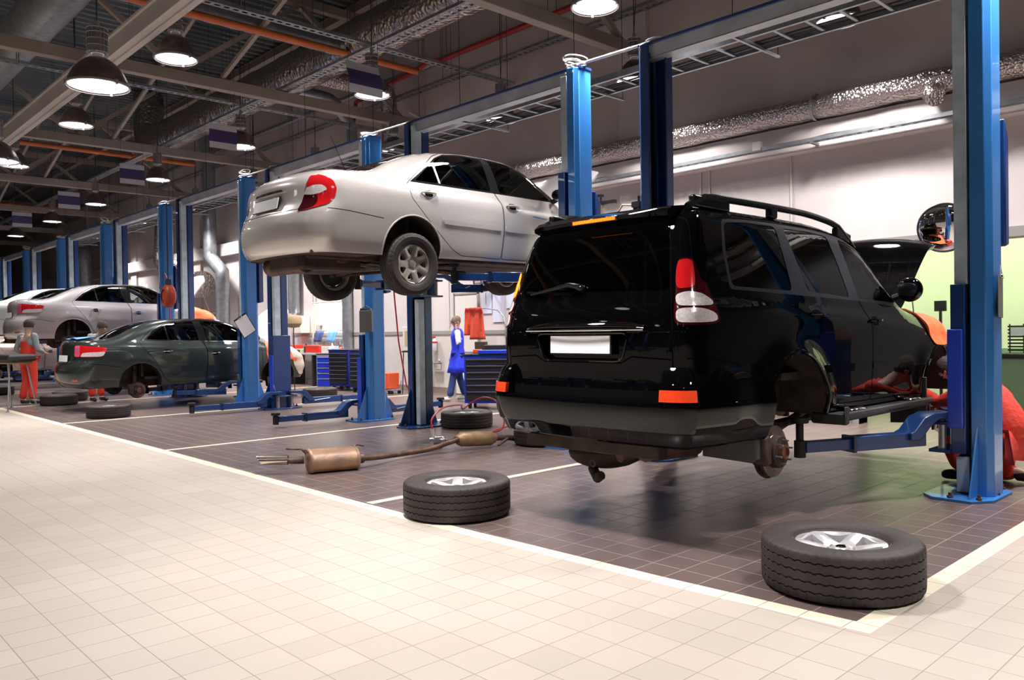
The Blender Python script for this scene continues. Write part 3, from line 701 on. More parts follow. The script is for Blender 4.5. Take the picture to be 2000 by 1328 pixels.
def rim_mb(Rb,W,style,seg=96):
    """alloy wheel face with real openings; returns (face, barrel)"""
    R=Rb+.012; zf=.40*W
    bar=MB(); bar.lathe([(R,zf+.004),(R+.004,zf-.004),(R-.012,zf-.012),(R-.022,zf-.03),(R-.03,zf-.06),(R-.05,-.1*W),(R-.035,-.36*W),(R-.01,-.42*W),(R,-.42*W),(R-.006,-.36*W)],seg=seg)
    bar.lathe([(R-.055,-.08*W),(.0,-.1*W)],seg=48,mi=1)
    Ro=R-.014; holes=[]
    if style=='six':   # six broad spokes, V shaped openings
        nsp=6
        for k in range(nsp):
            a0=2*PI*(k+.5)/nsp; h=[]
            for t in np.linspace(-1,1,9): h.append((a0+t*.345,Ro-.020-.004*t*t))
            for rr,hw in((.155,.29),(.125,.22),(.10,.15),(.085,.0),(.10,-.15),(.125,-.22),(.155,-.29)): h.append((a0+hw*1.0,rr*Rb/.216))
            holes.append([(r*math.cos(a),r*math.sin(a)) for a,r in h])
        zfn=lambda r,a: zf-.018-.030*np.clip((Ro-r)/Ro,0,1)**1.2+.010*np.cos(6*a)*np.clip((r-.06)/.1,0,1)-.012*np.exp(-((r-.07)/.02)**2)
        hubr=.045; nl=6; lr=.066
    elif style=='five':
        nsp=5
        for k in range(nsp):
            a0=2*PI*(k+.5)/nsp; h=[]
            for t in np.linspace(-1,1,9): h.append((a0+t*.44,Ro-.020-.006*t*t))
            for rr,hw in((.15,.38),(.11,.30),(.085,.15),(.08,.0),(.085,-.15),(.11,-.30),(.15,-.38)): h.append((a0+hw,rr*Rb/.216))
            holes.append([(r*math.cos(a),r*math.sin(a)) for a,r in h])
        zfn=lambda r,a: zf-.014-.026*np.clip((Ro-r)/Ro,0,1)+.006*np.cos(5*a)*np.clip((r-.06)/.1,0,1)
        hubr=.04; nl=5; lr=.057
    else:              # seven broad spokes, rounded openings near the edge
        nsp=7
        for k in range(nsp):
            a0=2*PI*(k+.5)/nsp+.22; h=[]
            for t in np.linspace(-1,1,8): h.append((a0+t*.24,Ro-.020-.006*t*t))
            for rr,hw in((.145,.225),(.12,.17),(.10,.10),(.094,0),(.10,-.10),(.12,-.17),(.145,-.225)): h.append((a0+hw,rr*Rb/.19))
            holes.append([(r*math.cos(a),r*math.sin(a)) for a,r in h])
        zfn=lambda r,a: zf-.012-.022*np.clip((Ro-r)/Ro,0,1)+.007*np.cos(7*(a-.22))*np.clip((r-.06)/.08,0,1)-.010*np.exp(-((r-.057)/.014)**2)
        hubr=.034; nl=5; lr=.057
    outer=[(Ro*math.cos(2*PI*i/seg),Ro*math.sin(2*PI*i/seg)) for i in range(seg)]
    holes=[dens(rnd(h,.008,2),.012) for h in holes]
    pts=[(r*math.cos(a),r*math.sin(a)) for r in np.arange(.012,Ro,.013) for a in np.arange(0,2*PI,.014/r)]
    pts=np.array(pts)
    k=np.ones(len(pts),bool)
    for h in holes: k&=~inpoly(pts[:,0],pts[:,1],h)
    V2,T=cdt([(outer,True)]+[(h,True) for h in holes],pts[k]); c=V2[T].mean(1)
    k=inpoly(c[:,0],c[:,1],outer)
    for h in holes: k&=~inpoly(c[:,0],c[:,1],h)
    T=T[k]; r=np.hypot(V2[:,0],V2[:,1]); a=np.arctan2(V2[:,1],V2[:,0]); z=zfn(r,a)
    z=z-.03*(r<.0)
    top=np.stack([V2[:,0],V2[:,1],z],1)
    fn=np.cross(top[T[:,1]]-top[T[:,0]],top[T[:,2]]-top[T[:,0]]); fl=fn[:,2]<0; T[fl]=T[fl][:,::-1]
    bot=top.copy(); bot[:,2]-=.05; bot[:,:2]*=.985; n=len(top)
    fs=T.tolist()+[f[::-1] for f in (T+n).tolist()]; cnt={}
    for t in T.tolist():
        for i in range(3): cnt[(t[i],t[(i+1)%3])]=1
    for (i,j) in list(cnt):
        if (j,i) not in cnt: fs.append([j,i,i+n,j+n])
    m=MB(); m.add(np.concatenate([top,bot]),fs)
    zc=float(zfn(np.array([0.05]),np.array([0.]))[0])
    cap=MB(); cap.lathe([(hubr,zc-.02),(hubr,zc+.002),(hubr*.9,zc+.008),(0,zc+.011)],seg=28)
    if style=='six': cap.lathe([(hubr*.62,zc+.009),(hubr*.5,zc+.014),(0,zc+.013)],seg=20,mi=1)
    nuts=MB()
    for q in range(nl):
        an=2*PI*q/nl+(.15 if style!='seven' else .3); x,y=lr*math.cos(an),lr*math.sin(an); zz=float(zfn(np.array([lr]),np.array([an]))[0])
        nuts.lathe([(.013,zz-.001),(.0125,zz+.002),(.010,zz+.001)],c=(x,y,0),seg=14,mi=1); nuts.cyl((x,y,zz-.01),(x,y,zz+.008),.0085,6)
    return m,bar,cap,nuts
def wheel_parts(root,R,W,Rb,style,alloy='alloy',seg=216,tread=True,depth_parent=None):
    t=tyre_mb(R,W,Rb,seg,tread).build('tyre','tyre',root,angle=40)
    f,b,c,n=rim_mb(Rb,W,style)
    r=f.build('rim',alloy,root,angle=32)
    b.build('rim_barrel',[alloy,'alloy_dark'],r,angle=40); c.build('centre_cap',[alloy,'chrome'],r); n.build('wheel_nut',['gun_steel','alloy_dark'],r); return t,r
# ---------------------------------------------------------------- cars
SHELLS={}
def shell(k):
    if k not in SHELLS: SHELLS[k]=Shell(k)
    return SHELLS[k]
def hood_panel(sh,car,paint,under,ang,ls=None):
    F=sh.F; poly=dens(rnd(F['hood'],.10),.05); B=sh.B
    xs_=[p[0] for p in poly];ys_=[p[1] for p in poly]
    pts=np.array([(a,b) for a in np.arange(-.8,.8,.07) for b in np.arange(3.4,4.8,.06)]); pts=pts[inpoly(pts[:,0],pts[:,1],poly)]
    V2,T=cdt([(poly,True)],pts); c=V2[T].mean(1); T=T[inpoly(c[:,0],c[:,1],poly)]
    V=np.stack([V2[:,0],V2[:,1],B.up(V2[:,0],V2[:,1])],1); N=B.nrm(V[:,0],V[:,1],V[:,2])
    ctr=np.array([0,(min(ys_)+max(ys_))/2])
    def setb(Vv,off,inset):
        q=Vv+N*off; q[:,:2]=ctr+(q[:,:2]-ctr)*(1-inset); return q
    top=V.copy(); bot=setb(V.copy(),-.035,.02); n=len(top)
    fn=np.cross(top[T[:,1]]-top[T[:,0]],top[T[:,2]]-top[T[:,0]]); fl=fn[:,2]<0; T[fl]=T[fl][:,::-1]
    py,pz=F['hood_piv']; P0=np.array([0,py,pz])
    fs=T.tolist(); ft=[f[::-1] for f in (T+n).tolist()]; cnt={}
    for t in T.tolist():
        for i in range(3): cnt[(t[i],t[(i+1)%3])]=1
    wl=[[j,i,i+n,j+n] for (i,j) in list(cnt) if (j,i) not in cnt]
    m=MB(); A=np.concatenate([top,bot])-P0; m.v=[tuple(p) for p in A]; m.f=[tuple(f) for f in fs+wl+ft]; m.m=[0]*(len(fs)+len(wl))+[1]*len(ft)
    # stiffening ribs under the panel
    o=m.build('hood',[paint,under],car,angle=50,loc=(0,py,pz),rot=(math.radians(ang),0,0))
    r=MB(); y0,y1=min(ys_)+.15,max(ys_)-.14
    for a,b in (((-.55,y0),(-.5,y1)),((.55,y0),(.5,y1)),((-.5,y1),(.5,y1)),((-.55,y0),(0,(y0+y1)/2)),((.55,y0),(0,(y0+y1)/2)),((0,(y0+y1)/2),(0,y1))):
        P=[(a[0]+(b[0]-a[0])*t,a[1]+(b[1]-a[1])*t) for t in np.linspace(0,1,6)]
        z=B.up([p[0] for p in P],[p[1] for p in P])
        r.tube([(p[0]-P0[0],p[1]-P0[1],float(q)-.045-P0[2]) for p,q in zip(P,z)],.028,8)
    r.build('hood_frame',under,o)
    m=MB(); m.tube([(.55,4.35,.85),(.52,3.95+.4*math.cos(math.radians(ang)),pz+.62*math.sin(math.radians(ang)))],.006,6); m.build('hood_prop','galv',car)
    # what lies under it
    m=MB(); zb=pz-.16
    m.bb(-.6,.6,py+.02,py+.7,zb-.3,zb-.22); m.bb(-.25,.22,py+.18,py+.55,zb-.25,zb+.02); m.bb(.32,.5,py+.3,py+.5,zb-.2,zb); m.cyl((-.45,py+.3,zb-.2),(-.45,py+.3,zb+.03),.10,14); m.bb(-.63,.63,py+.66,py+.74,zb-.35,zb-.03)
    m.build('engine',['under'],car,bevel=.02)
    return o
def door_handle(sh,y,z,sd,parent,mat,dark,L=.2):
    B=sh.B; ys=np.linspace(y-L/2,y+L/2,9); x=B.side(ys,np.full(9,z)); off=[.004,.022,.03,.034,.036,.034,.03,.022,.004]
    m=MB(); m.tube([(sd*(float(a)+o),float(b),z+.004) for a,b,o in zip(x,ys,off)],[.010,.013,.014,.014,.014,.014,.014,.013,.010],10); h=m.build('door_handle',mat,parent)
    o=sh.slab(rnd([(y-.055,z-.035),(y+.055,z-.035),(y+.055,z+.036),(y-.055,z+.036)],.03),'side',.0015,'handle_shade_patch',dark,h,sd=sd,step=.03)  # black patch laid on the skin, painting shade of a hollow behind the grip
def make_car(kind,paint,label,loc,opts):
    sh=shell(kind); F=sh.F; B=sh.B
    car=thing('car' if kind!='suv' else 'off_road_car',label,'car',loc)
    tr=opts.get('trim','black_trim'); pairs=kind!='suv'
    sh.mesh('body',[(('body',0),0,0),(('gap',0),1,-.004),(('trim',1),2,.0005),(('trim',-1),2,.0005),(('front',0),0,0)]+([(('hood',0),1,-.22)] if opts.get('hood') else [(('hood',0),0,0)]),[paint,'gap',tr],car)
    lid=sh.mesh('trunk_lid' if pairs else 'tailgate',[(('trunk_lid',0),0,0)],[paint],car)
    for sd in(1,-1):
        if ('chrome',sd) in sh.out: sh.mesh('window_surround',[(('chrome',sd),0,.001)],['chrome' if opts.get('chrome') else tr],car)
        dr=sh.mesh('door',[(('door_rear',sd),0,0)],[paint],car); df=sh.mesh('door',[(('door_front',sd),0,0)],[paint],car)
        gr=opts.get('rear_glass','glass_dark')
        if pairs: sh.mesh('window',[(('pane_quarter',sd),0,-.003)],[gr],dr)
        else: sh.mesh('window',[(('pane_quarter',sd),0,-.003)],[gr],car)
        sh.mesh('window',[(('pane_rear',sd),0,-.003)],[gr],dr); sh.mesh('window',[(('pane_front',sd),0,-.003)],[opts.get('front_glass','glass_mid')],df)
        hm=opts.get('handle',paint)
        hy=opts['handles']; door_handle(sh,hy[0][0],hy[0][1],sd,dr,hm,'gap'); door_handle(sh,hy[1][0],hy[1][1],sd,df,hm,'gap')
        tl=sh.mesh('tail_light',[(('light',sd),0,.006)]+([] if not pairs else []),['red_lens' if pairs else opts.get('light_base','red_dark_lens')],car)
        if ('light_red',sd) in sh.out: sh.mesh('red_lens',[(('light_red',sd),0,.010)],['amber_lit' if (sd<0 and kind=='suv') else 'red_lens'],tl)
        if ('light_dark',sd) in sh.out: sh.mesh('inner_lens',[(('light_dark',sd),0,.006)],[opts.get('dark_lens','red_dark_lens')],tl)
        for q in('light_clear','light_clear2'):
            if (q,sd) in sh.out: sh.mesh('reversing_lens',[((q,sd),0,.009)],['clear_lens'],tl)
        # door mirror
        my,mz=opts['mirror']; mx=float(B.side([my],[mz-.08])[0])
        m=MB(); m.sphere((sd*(mx+.125),my+.02,mz+.02),(.105,.085,opts.get('mh',.075)),22,14); mo=m.build('door_mirror',opts.get('mirror_mat',paint),df)
        m=MB(); m.tube([(sd*(mx-.02),my+.03,mz-.05),(sd*(mx+.08),my+.03,mz-.02)],.032,8); m.sphere((sd*(mx+.125),my-.045,mz+.02),(.085,.02,.06),16,8); m.build('mirror_arm',tr,mo)
    sh.mesh('windscreen',[(('windshield',0),0,-.003)],[opts.get('front_glass','glass_mid')],car)
    if ('backlight',0) in sh.out: sh.mesh('rear_window',[(('backlight',0),0,.001)],[opts.get('back_glass',opts.get('rear_glass','glass_dark'))],car)
    arch_parts(sh,car,opts.get('lip',.008),paint)
    m=MB(); zc=F['zcut']; a0=F['arches'][0]; a1=F['arches'][1]
    m.bb(-.74,.74,a0[0]+a0[2]+.05,a1[0]-a1[2]-.05,zc-.02,zc+.06); m.bb(-.42,.42,.28,4.4,zc-.03,zc+.1)
    m.bb(-.70,.70,.16,a0[0]-a0[2]-.02,zc+.0,zc+.1)
    m.build('underbody','under',car,bevel=.02)
    if opts.get('hood'): hood_panel(sh,car,opts.get('hood_paint',paint),opts.get('hood_under',paint),opts['hood']).scale=(1,opts.get('hood_len',1.1),1)
    return car,sh,lid
def plate(sh,lid,zc,h=.115,w=.52,y=None,tilt=0):
    z0=zc; yy=float(B_back(sh,0,z0)) if y is None else y
    m=MB(); m.box((0,yy-.018,z0),(w+.02,.014,h+.02),(tilt,0,0),mi=1); p=m.build('number_plate',['plate_white','black_trim'],lid,bevel=.003)
    m=MB(); m.box((0,yy-.028,z0),(w,.006,h),(tilt,0,0)); m.build('plate_face','plate_white',p)
def B_back(sh,x,z): return sh.B.back([x],[z])[0]
# --- silver saloon on the high lift
def saloon_high():
    car,sh,lid=make_car('camry','champagne_paint','champagne silver saloon raised high overhead, wheels on and hood open',(-7.72,3.82,1.91),dict(hood=55,hood_len=1.22,hood_under='hood_white',handles=[(1.47,.915),(2.70,.885)],mirror=(3.42,1.07),lip=.010,rear_glass='glass_dark',back_glass='glass_black'))
    plate(sh,lid,.755,tilt=-.22,y=.075)
    sh.slab(rnd([(-.30,.86),(.30,.86),(.27,.885),(-.27,.885)],.012),'back',.02,'lid_garnish','chrome',lid,step=.03)
    for sd in(1,-1):
        sh.slab(rnd([(1.66,.60),(2.50,.585),(2.50,.635),(1.64,.655)],.015),'side',.012,'side_moulding','champagne_paint',car,sd=sd)
        sh.slab(rnd([(2.56,.583),(3.60,.57),(3.58,.62),(2.56,.635)],.015),'side',.012,'side_moulding','champagne_paint',car,sd=sd)
        sh.slab([(1.648,1.047),(1.672,1.047),(1.632,1.275),(1.612,1.268)],'side',.003,'window_divider','champagne_paint',car,sd=sd)
    # blue tape on the front door
    sh.slab([(3.02,.79),(3.26,.775),(3.26,.787),(3.02,.802)],'side',.002,'tape_mark','blue_cloth',car,step=.05); sh.slab([(3.34,.765),(3.385,.765),(3.47,.67),(3.42,.665)],'side',.002,'tape_mark','blue_cloth',car,step=.05)
    m=MB(); m.tube([(.62,.62,1.06),(.60,.52,1.30),(.595,.46,1.42)],[.005,.003,.002],6); m.sphere((.62,.62,1.06),(.02,.03,.015),10,6); m.build('aerial','black_trim',car)
    interior(car,.42,1.95,2.75,3.35,'seat_dark')
    # running gear seen from below
    m=MB(); m.bb(-.36,.36,.25,.95,.10,.26); m.sphere((0,.62,.18),(.33,.33,.10),20,8); m.build('spare_wheel_well','under',car,bevel=.03)
    m=MB(); m.tube([(-.5,.35,.17),(.25,.35,.17)],.10,16); m.tube([(.25,.35,.17),(.35,.7,.2),(.2,1.3,.17),(.1,2.6,.15)],.03,10); m.build('exhaust','pipe_rust',car)
    m=MB(); m.tube([(-.72,1.22,.13),(-.3,1.22,.16),(.3,1.22,.16),(.72,1.22,.13)],.035,8); m.tube([(-.7,1.2,.12),(-.62,1.95,.19)],.02,8); m.tube([(.7,1.2,.12),(.62,1.95,.19)],.02,8)
    for sd in(1,-1): m.tube([(sd*.62,1.18,.10),(sd*.60,1.2,.62)],.035,10); m.tube([(sd*.74,1.34,.14),(sd*.2,1.38,.20)],.018,8); m.tube([(sd*.74,1.06,.14),(sd*.2,1.06,.20)],.018,8)
    m.build('rear_suspension','rust_iron',car)
    for sd,y in((1,1.26),(-1,1.26),(1,4.05),(-1,4.05)):
        w=MB(); t=tyre_mb(.325,.205,.20,216).build('tyre','tyre',car,loc=(sd*.79,y,.155 if y<2 else .27),rot=(0,sd*PI/2,.0))
        f,b,c,n=rim_mb(.195,.205,'seven')
        fo=f.build('rim','alloy_warm',t,angle=32); b.build('rim_barrel',['alloy_warm','alloy_dark'],t,angle=40); c.build('centre_cap',['alloy_warm','chrome'],t); n.build('wheel_nut',['gun_steel','alloy_dark'],t)
    return car
AV=dict(handles=[(1.60,.86),(2.52,.80)],mirror=(3.3,1.05),lip=.008,handle='chrome',chrome=True,rear_glass='glass_dark',back_glass='glass_black')
def saloon_low(paint,label,loc,**kw):
    o=dict(AV); o.update(kw); car,sh,lid=make_car('avensis',paint,label,loc,o)
    plate(sh,lid,.765,tilt=-.10,y=.10)
    for sd in(1,-1):
        sh.slab([(1.65,1.08),(1.665,1.08),(1.625,1.34),(1.61,1.33)],'side',.004,'window_divider','chrome',car,sd=sd)
        sh.slab(rnd([(1.70,.34),(2.31,.325),(2.31,.35),(1.68,.37)],.01),'side',.008,'side_moulding',paint,car,sd=sd)
        sh.slab(rnd([(2.37,.325),(3.40,.31),(3.40,.335),(2.37,.35)],.01),'side',.008,'side_moulding',paint,car,sd=sd)
        sh.slab(rnd([(.30,.345),(.46,.345),(.46,.38),(.30,.38)],.01) if False else rnd([(sd*.55,.36),(sd*.70,.37),(sd*.70,.40),(sd*.55,.39)],.01),'back',.006,'reflector','red_lens',car,step=.03)
    interior(car,.40,1.85,2.6,3.2,'seat_dark')
    for sd,y in((1,1.13),(-1,1.13),(1,3.83),(-1,3.83)):
        m=MB(); m.tube([(sd*.2,y,.2),(sd*.68,y,.17)],.03,8); m.tube([(sd*.56,y-.02,.17),(sd*.54,y,.6)],.04,10); m.build('suspension_strut','rust_iron',car)
        brake_hub(car,sd*.70,y,.155,sd,.14)
    return car
def off_roader():
    car,sh,lid=make_car('suv','black_paint','large black off-road car raised on the nearest lift, hood open and wheels off',(-3.57,3.97,.27),dict(hood=46,hood_len=1.18,mh=.105,trim='seal_grey',hood_under='black_paint',handles=[(1.61,1.165),(2.61,1.115)],mirror=(3.24,1.36),mirror_mat='black_paint',lip=.016,rear_glass='glass_dark',front_glass='glass_mid',light_base='red_dark_lens'))
    B=sh.B
    gw=sh.mesh('rear_window',[(('backglass',0),0,.001)],['glass_black'],lid)
    sh.mesh('plate_recess',[(('platewell',0),0,-.035)],['black_paint'],lid)
    fr=MB(); P=[(p[0],float(B_back(sh,p[0],p[1]))-.002,p[1]) for p in dens(F_pl(sh),.05)]; fr.tube(P,.009,6,closed=True); fr.build('plate_recess_edge','black_paint',lid)
    plate(sh,lid,.985,h=.115,tilt=-.02,y=.045)
    # chrome-edged grab bar above the plate
    m=MB(); xs_=np.linspace(-.50,.52,15); prof=[(0,0),(-.035,.004),(-.045,.018),(-.02,.04),(0,.045)]
    vs=[];fs=[]
    for x in xs_:
        k=1-abs((x-.01)/.53)**4; y=float(B_back(sh,x,1.09)); zo=1.078+.0*x
        for (a,b) in prof: vs.append((x,y+a*(.35+.65*k),zo+b*(.5+.9*k)))
    for i in range(len(xs_)-1):
        for j in range(4): fs.append((i*5+j,i*5+j+1,(i+1)*5+j+1,(i+1)*5+j))
    m.add(vs,fs); g=m.build('tailgate_garnish','black_paint',lid,angle=60)
    m=MB(); m.tube([(x,float(B_back(sh,x,1.08))-.044*(.35+.65*(1-abs((x-.01)/.53)**4)),1.079) for x in xs_],.007,8); m.build('chrome_strip','chrome',g)
    # wiper
    yb=lambda x,z: float(B_back(sh,x,z))
    m=MB(); m.tube([(-.03,yb(-.03,1.36)-.03,1.365),(-.12,yb(-.12,1.365)-.045,1.385),(-.50,yb(-.5,1.335)-.03,1.335)],[.022,.016,.008],8); m.sphere((-.03,yb(-.03,1.36)-.02,1.36),(.032,.03,.024),14,8)
    w=m.build('wiper','rail_black',lid); m=MB(); m.box((-.33,yb(-.33,1.34)-.012,1.338),(.44,.012,.016),(0,.07,0)); m.build('wiper_blade','rail_black',w)
    # spoiler with the lit high stop lamp
    m=MB(); vs=[];fs=[]; xs_=np.linspace(-.585,.585,25)
    for x in xs_:
        y=float(B_back(sh,x,1.775)); k=1-.35*abs(x/.585)**3
        for (a,b) in ((-.10*k,-.012),(-.105*k,.012),(-.02,.052),(.14,.072),(.30,.055),(.20,.0),(.0,-.03)): vs.append((x,y+a,1.80+b+.008*(1-(x/.585)**2)))
    n=7
    for i in range(24):
        for j in range(n): fs.append((i*n+j,i*n+(j+1)%n,(i+1)*n+(j+1)%n,(i+1)*n+j))
    fs+=[tuple(range(n)),tuple(range(24*n,25*n))[::-1]]
    m.add(vs,fs); sp=m.build('roof_spoiler','black_paint',lid,angle=50)
    m=MB()
    for i in range(15):
        x=-.155+.0245*i+.02; m.box((x,float(B_back(sh,x,1.775))-.102,1.818-.012),(.021,.018,.020))
    m.build('stop_lamp','stop_lit',sp)
    m=MB(); m.box((.035,float(B_back(sh,.03,1.775))-.095,1.807),(.40,.016,.032)); m.build('stop_lamp_housing','red_dark_lens',sp,bevel=.004)
    # latch pocket on the tailgate
    # bumper: ledge and deep lower skin swept round the tail
    def plan(z,ya,n1=12,n2=24):
        out=[]
        zz=max(z,.5)
        ys_=np.linspace(ya,.42,n1); xs1=B.side(ys_,np.full(n1,zz)); out+=[(float(a),float(b)) for a,b in zip(xs1,ys_)]
        xe=float(xs1[-1])
        # corner: walk x down to centre
        xx=np.concatenate([np.linspace(.80,.70,6),np.linspace(.66,0,n2)[0:]]); yy=B.back(xx,np.full(len(xx),zz)); out+=[(float(a),float(b)) for a,b in zip(xx,yy)]
        return out
    def sweep(prof,half,name,mat,ya=.80):
        P=plan(.6,ya)
        if half=='full': P=P+[(-a,b) for a,b in P[::-1][1:]]
        P=np.array(P); t=np.gradient(P,axis=0); t/=np.linalg.norm(t,axis=1)[:,None]; nn=np.stack([-t[:,1],t[:,0]],1)
        # outward = away from the middle of the car
        s=np.sign(((P-np.array([0,1.5]))*nn).sum(1)); nn*=s[:,None]
        for _ in range(2): nn[1:-1]=(nn[:-2]+nn[1:-1]*2+nn[2:])/4
        nn/=np.linalg.norm(nn,axis=1)[:,None]
        k=len(prof); vs=[];fs=[]
        for i,(p,q) in enumerate(zip(P,nn)):
            for (z,d) in prof: vs.append((p[0]+q[0]*d,p[1]+q[1]*d,z))
        for i in range(len(P)-1):
            for j in range(k): fs.append((i*k+j,i*k+(j+1)%k,(i+1)*k+(j+1)%k,(i+1)*k+j))
        fs+=[tuple(range(k)),tuple(range((len(P)-1)*k,len(P)*k))[::-1]]
        m=MB(); m.add(vs,fs); return m.build(name,mat,car,angle=30),P,nn
    bu,P,nn=sweep([(.355,-.10),(.352,-.03),(.37,.0),(.44,.035),(.455,.055),(.53,.078),(.60,.088),(.628,.085),(.636,.07),(.636,-.10)],'full','rear_bumper','black_paint')
    # corner caps above the ledge, with the orange reflectors let in
    ip=[i for i in range(len(P)) if P[i][0]>.645 ]
    for sd in(1,-1):
        vs=[];fs=[];prof=[(.63,.0),(.632,.082),(.70,.074),(.735,.064),(.80,.04),(.845,.004),(.83,-.03)]; k=len(prof)
        for i in ip:
            p,q=P[i],nn[i]
            for (z,d) in prof: vs.append((sd*(p[0]+q[0]*d),p[1]+q[1]*d,z+.0*p[1]))
        for i in range(len(ip)-1):
            for j in range(k): fs.append((i*k+j,i*k+(j+1)%k,(i+1)*k+(j+1)%k,(i+1)*k+j))
        fs+=[tuple(range(k)),tuple(range((len(ip)-1)*k,len(ip)*k))]
        m=MB(); m.add(vs,fs); bc=m.build('bumper_corner','black_paint',car,angle=45)
        vs=[];fs=[]; iq=[i for i in range(len(P)) if P[i][0]>.655 and P[i][1]<.2 and P[i][0]<.83]
        for i in iq:
            p,q=P[i],nn[i]
            for (z,d) in ((.645,.06),(.645,.088),(.715,.079),(.715,.05)): vs.append((sd*(p[0]+q[0]*d),p[1]+q[1]*d,z))
        for i in range(len(iq)-1):
            for j in range(4): fs.append((i*4+j,i*4+(j+1)%4,(i+1)*4+(j+1)%4,(i+1)*4+j))
        fs+=[tuple(range(4)),tuple(range((len(iq)-1)*4,len(iq)*4))]
        m=MB(); m.add(vs,fs); m.build('reflector','orange_lens',bc)
        # mudflaps
        m=MB(); m.prism([(.70,.36),(.74,.36),(.815,.82),(.775,.60),(.73,.44)],'x',.62*sd,.95*sd); 
        m=MB(); vs=[]
        for x0,zt in ((.58,.30),(.62,.36),(.70,.38),(.78,.52),(.86,.62),(.93,.68),(.945,.67)): vs.append((x0,zt))
        poly=[(.55,.21),(.93,.20),(.945,.23),(.945,.58),(.925,.59),(.87,.50),(.80,.40),(.72,.36),(.55,.35)]
        m.prism([(sd*(a-.085),b) for a,b in poly],'y',.735,.755); m.prism([(sd*(a-.085),b) for a,b in [(.925,.22),(.945,.22),(.945,.58),(.925,.58)]],'y',.755,.80); m.build('mud_flap','plastic_grey',car,bevel=.006)
        m=MB(); m.prism([(sd*a,b) for a,b in [(.62,.20),(.93,.22),(.93,.62),(.84,.62),(.62,.40)]],'y',3.50,3.52); m.build('mud_flap','plastic_grey',car,bevel=.006)
        # running board
        m=MB(); m.prism([(sd*a,b) for a,b in [(.70,.36),(.98,.385),(1.0,.41),(.99,.45),(.95,.445),(.80,.43),(.70,.44)]],'y',1.82,3.48); rb=m.build('running_board','plastic_grey',car,bevel=.012)
        for yy in(2.15,3.25):
            m=MB(); m.sphere((sd*.88,yy,.45),(.085,.15,.022),18,8); m.build('step_plate','chrome',rb)
        m=MB(); m.box((sd*.985,1.80,.43),(.02,.06,.13)); m.box((sd*.86,1.80,.40),(.26,.05,.08)); m.build('board_end','plastic_grey',rb,bevel=.012)
        # lower door mouldings
        sh.slab(rnd([(1.80,.74),(2.485,.735),(2.49,.79),(1.765,.80)],.01),'side',.018,'side_moulding','black_paint',car,sd=sd)
        sh.slab(rnd([(2.515,.735),(3.72,.72),(3.74,.775),(2.515,.79)],.01),'side',.018,'side_moulding','black_paint',car,sd=sd)
        # roof rail
        ys_=np.linspace(.36,2.75,26); xr=.595; zr_=B.up(np.full(26,xr),ys_)
        lift_=[.012+.058*min(1,(i/2.2))*min(1,((25-i)/3.0)) for i in range(26)]
        m=MB(); m.tube([(sd*(xr+.03),float(y),float(z)+l) for y,z,l in zip(ys_,zr_,lift_)],[.024]*26,10); rl=m.build('roof_rail','rail_black',car)
        for yy,L in((.62,.42),(1.42,.10),(2.55,.26)):
            z=float(B.up([xr],[yy])[0]); m=MB(); m.box((sd*(xr+.025),yy,z+.028),(.05,L,.075),(-.02-.16*(yy>2),0,0)); m.build('rail_foot','rail_black',rl,bevel=.012)
        m=MB(); y_=B.up([.62],[1.0])
        # rear-quarter window divider on the side
    interior(car,.75,1.95,2.75,3.05,'seat_dark',1.22)
    m=MB(); m.bb(-.72,.72,.25,1.2,.72,.78); m.build('boot_floor','seat_dark',car)
    # running gear
    m=MB(); m.tube([(-.74,1.22,.26),(.74,1.22,.26)],.055,12); m.sphere((.0,1.22,.26),(.17,.16,.16),16,10); m.tube([(-.5,1.3,.22),(-.45,2.3,.42)],.03,8); m.tube([(.5,1.3,.22),(.45,2.3,.42)],.03,8)
    for sd in(1,-1):
        m.tube([(sd*.50,1.32,.30),(sd*.50,1.32,.82)],[.065,.06],12); m.tube([(sd*.58,1.05,.22),(sd*.50,1.0,.85)],.032,10)
    m.build('rear_axle','rust_iron',car)
    m=MB(); m.tube([(.16,.22,.24),(.22,.42,.27),(.25,.62,.30),(.30,.95,.30)],[.045,.045,.09,.09],14); m.tube([(.40,1.0,.30),(.40,3.4,.36)],.035,10); m.tube([(.35,.25,.315),(.36,.75,.315)],[.10,.12],16); m.build('exhaust','pipe_rust',car)
    m=MB(); m.sphere((-.25,.60,.20),(.26,.33,.13),22,10); m.tube([(-.25,.42,.09),(-.10,.30,.05),(-.05,.28,.08)],.035,10); m.bb(-.62,.55,.12,.22,.26,.38); m.bb(-.45,.5,.22,.9,.36,.46); sp=m.build('spare_wheel_carrier','liner',car,bevel=.01)
    m=MB(); m.lathe([(.022+.006*math.cos(t),.006*math.sin(t)) for t in [2*PI*i/8 for i in range(8)]],axis='y',seg=18,closed=True); m.build('tow_eye','rust_iron',car,loc=(-.02,.16,.18))
    sh.slab(rnd([(-.66,.637),(.66,.637),(.66,.70),(-.66,.70)],.01),'back',.003,'step_shade_strip','gap',car); brake_hub(car,.77,1.15,.225,1,.178,6,suv=True); brake_hub(car,-.76,1.20,.255,-1,.165,6); brake_hub(car,.76,3.99,.30,1,.16,6); brake_hub(car,-.76,3.99,.30,-1,.16,6)  # black strip laid over the skin, painting the shade above the bumper ledge
    return car
def F_pl(sh): return sh.F['platewell']
pmat('wall_unseen_dark',(.10,.095,.10),.8)  # for walls out of view, darkened so glossy car paint mirrors little light
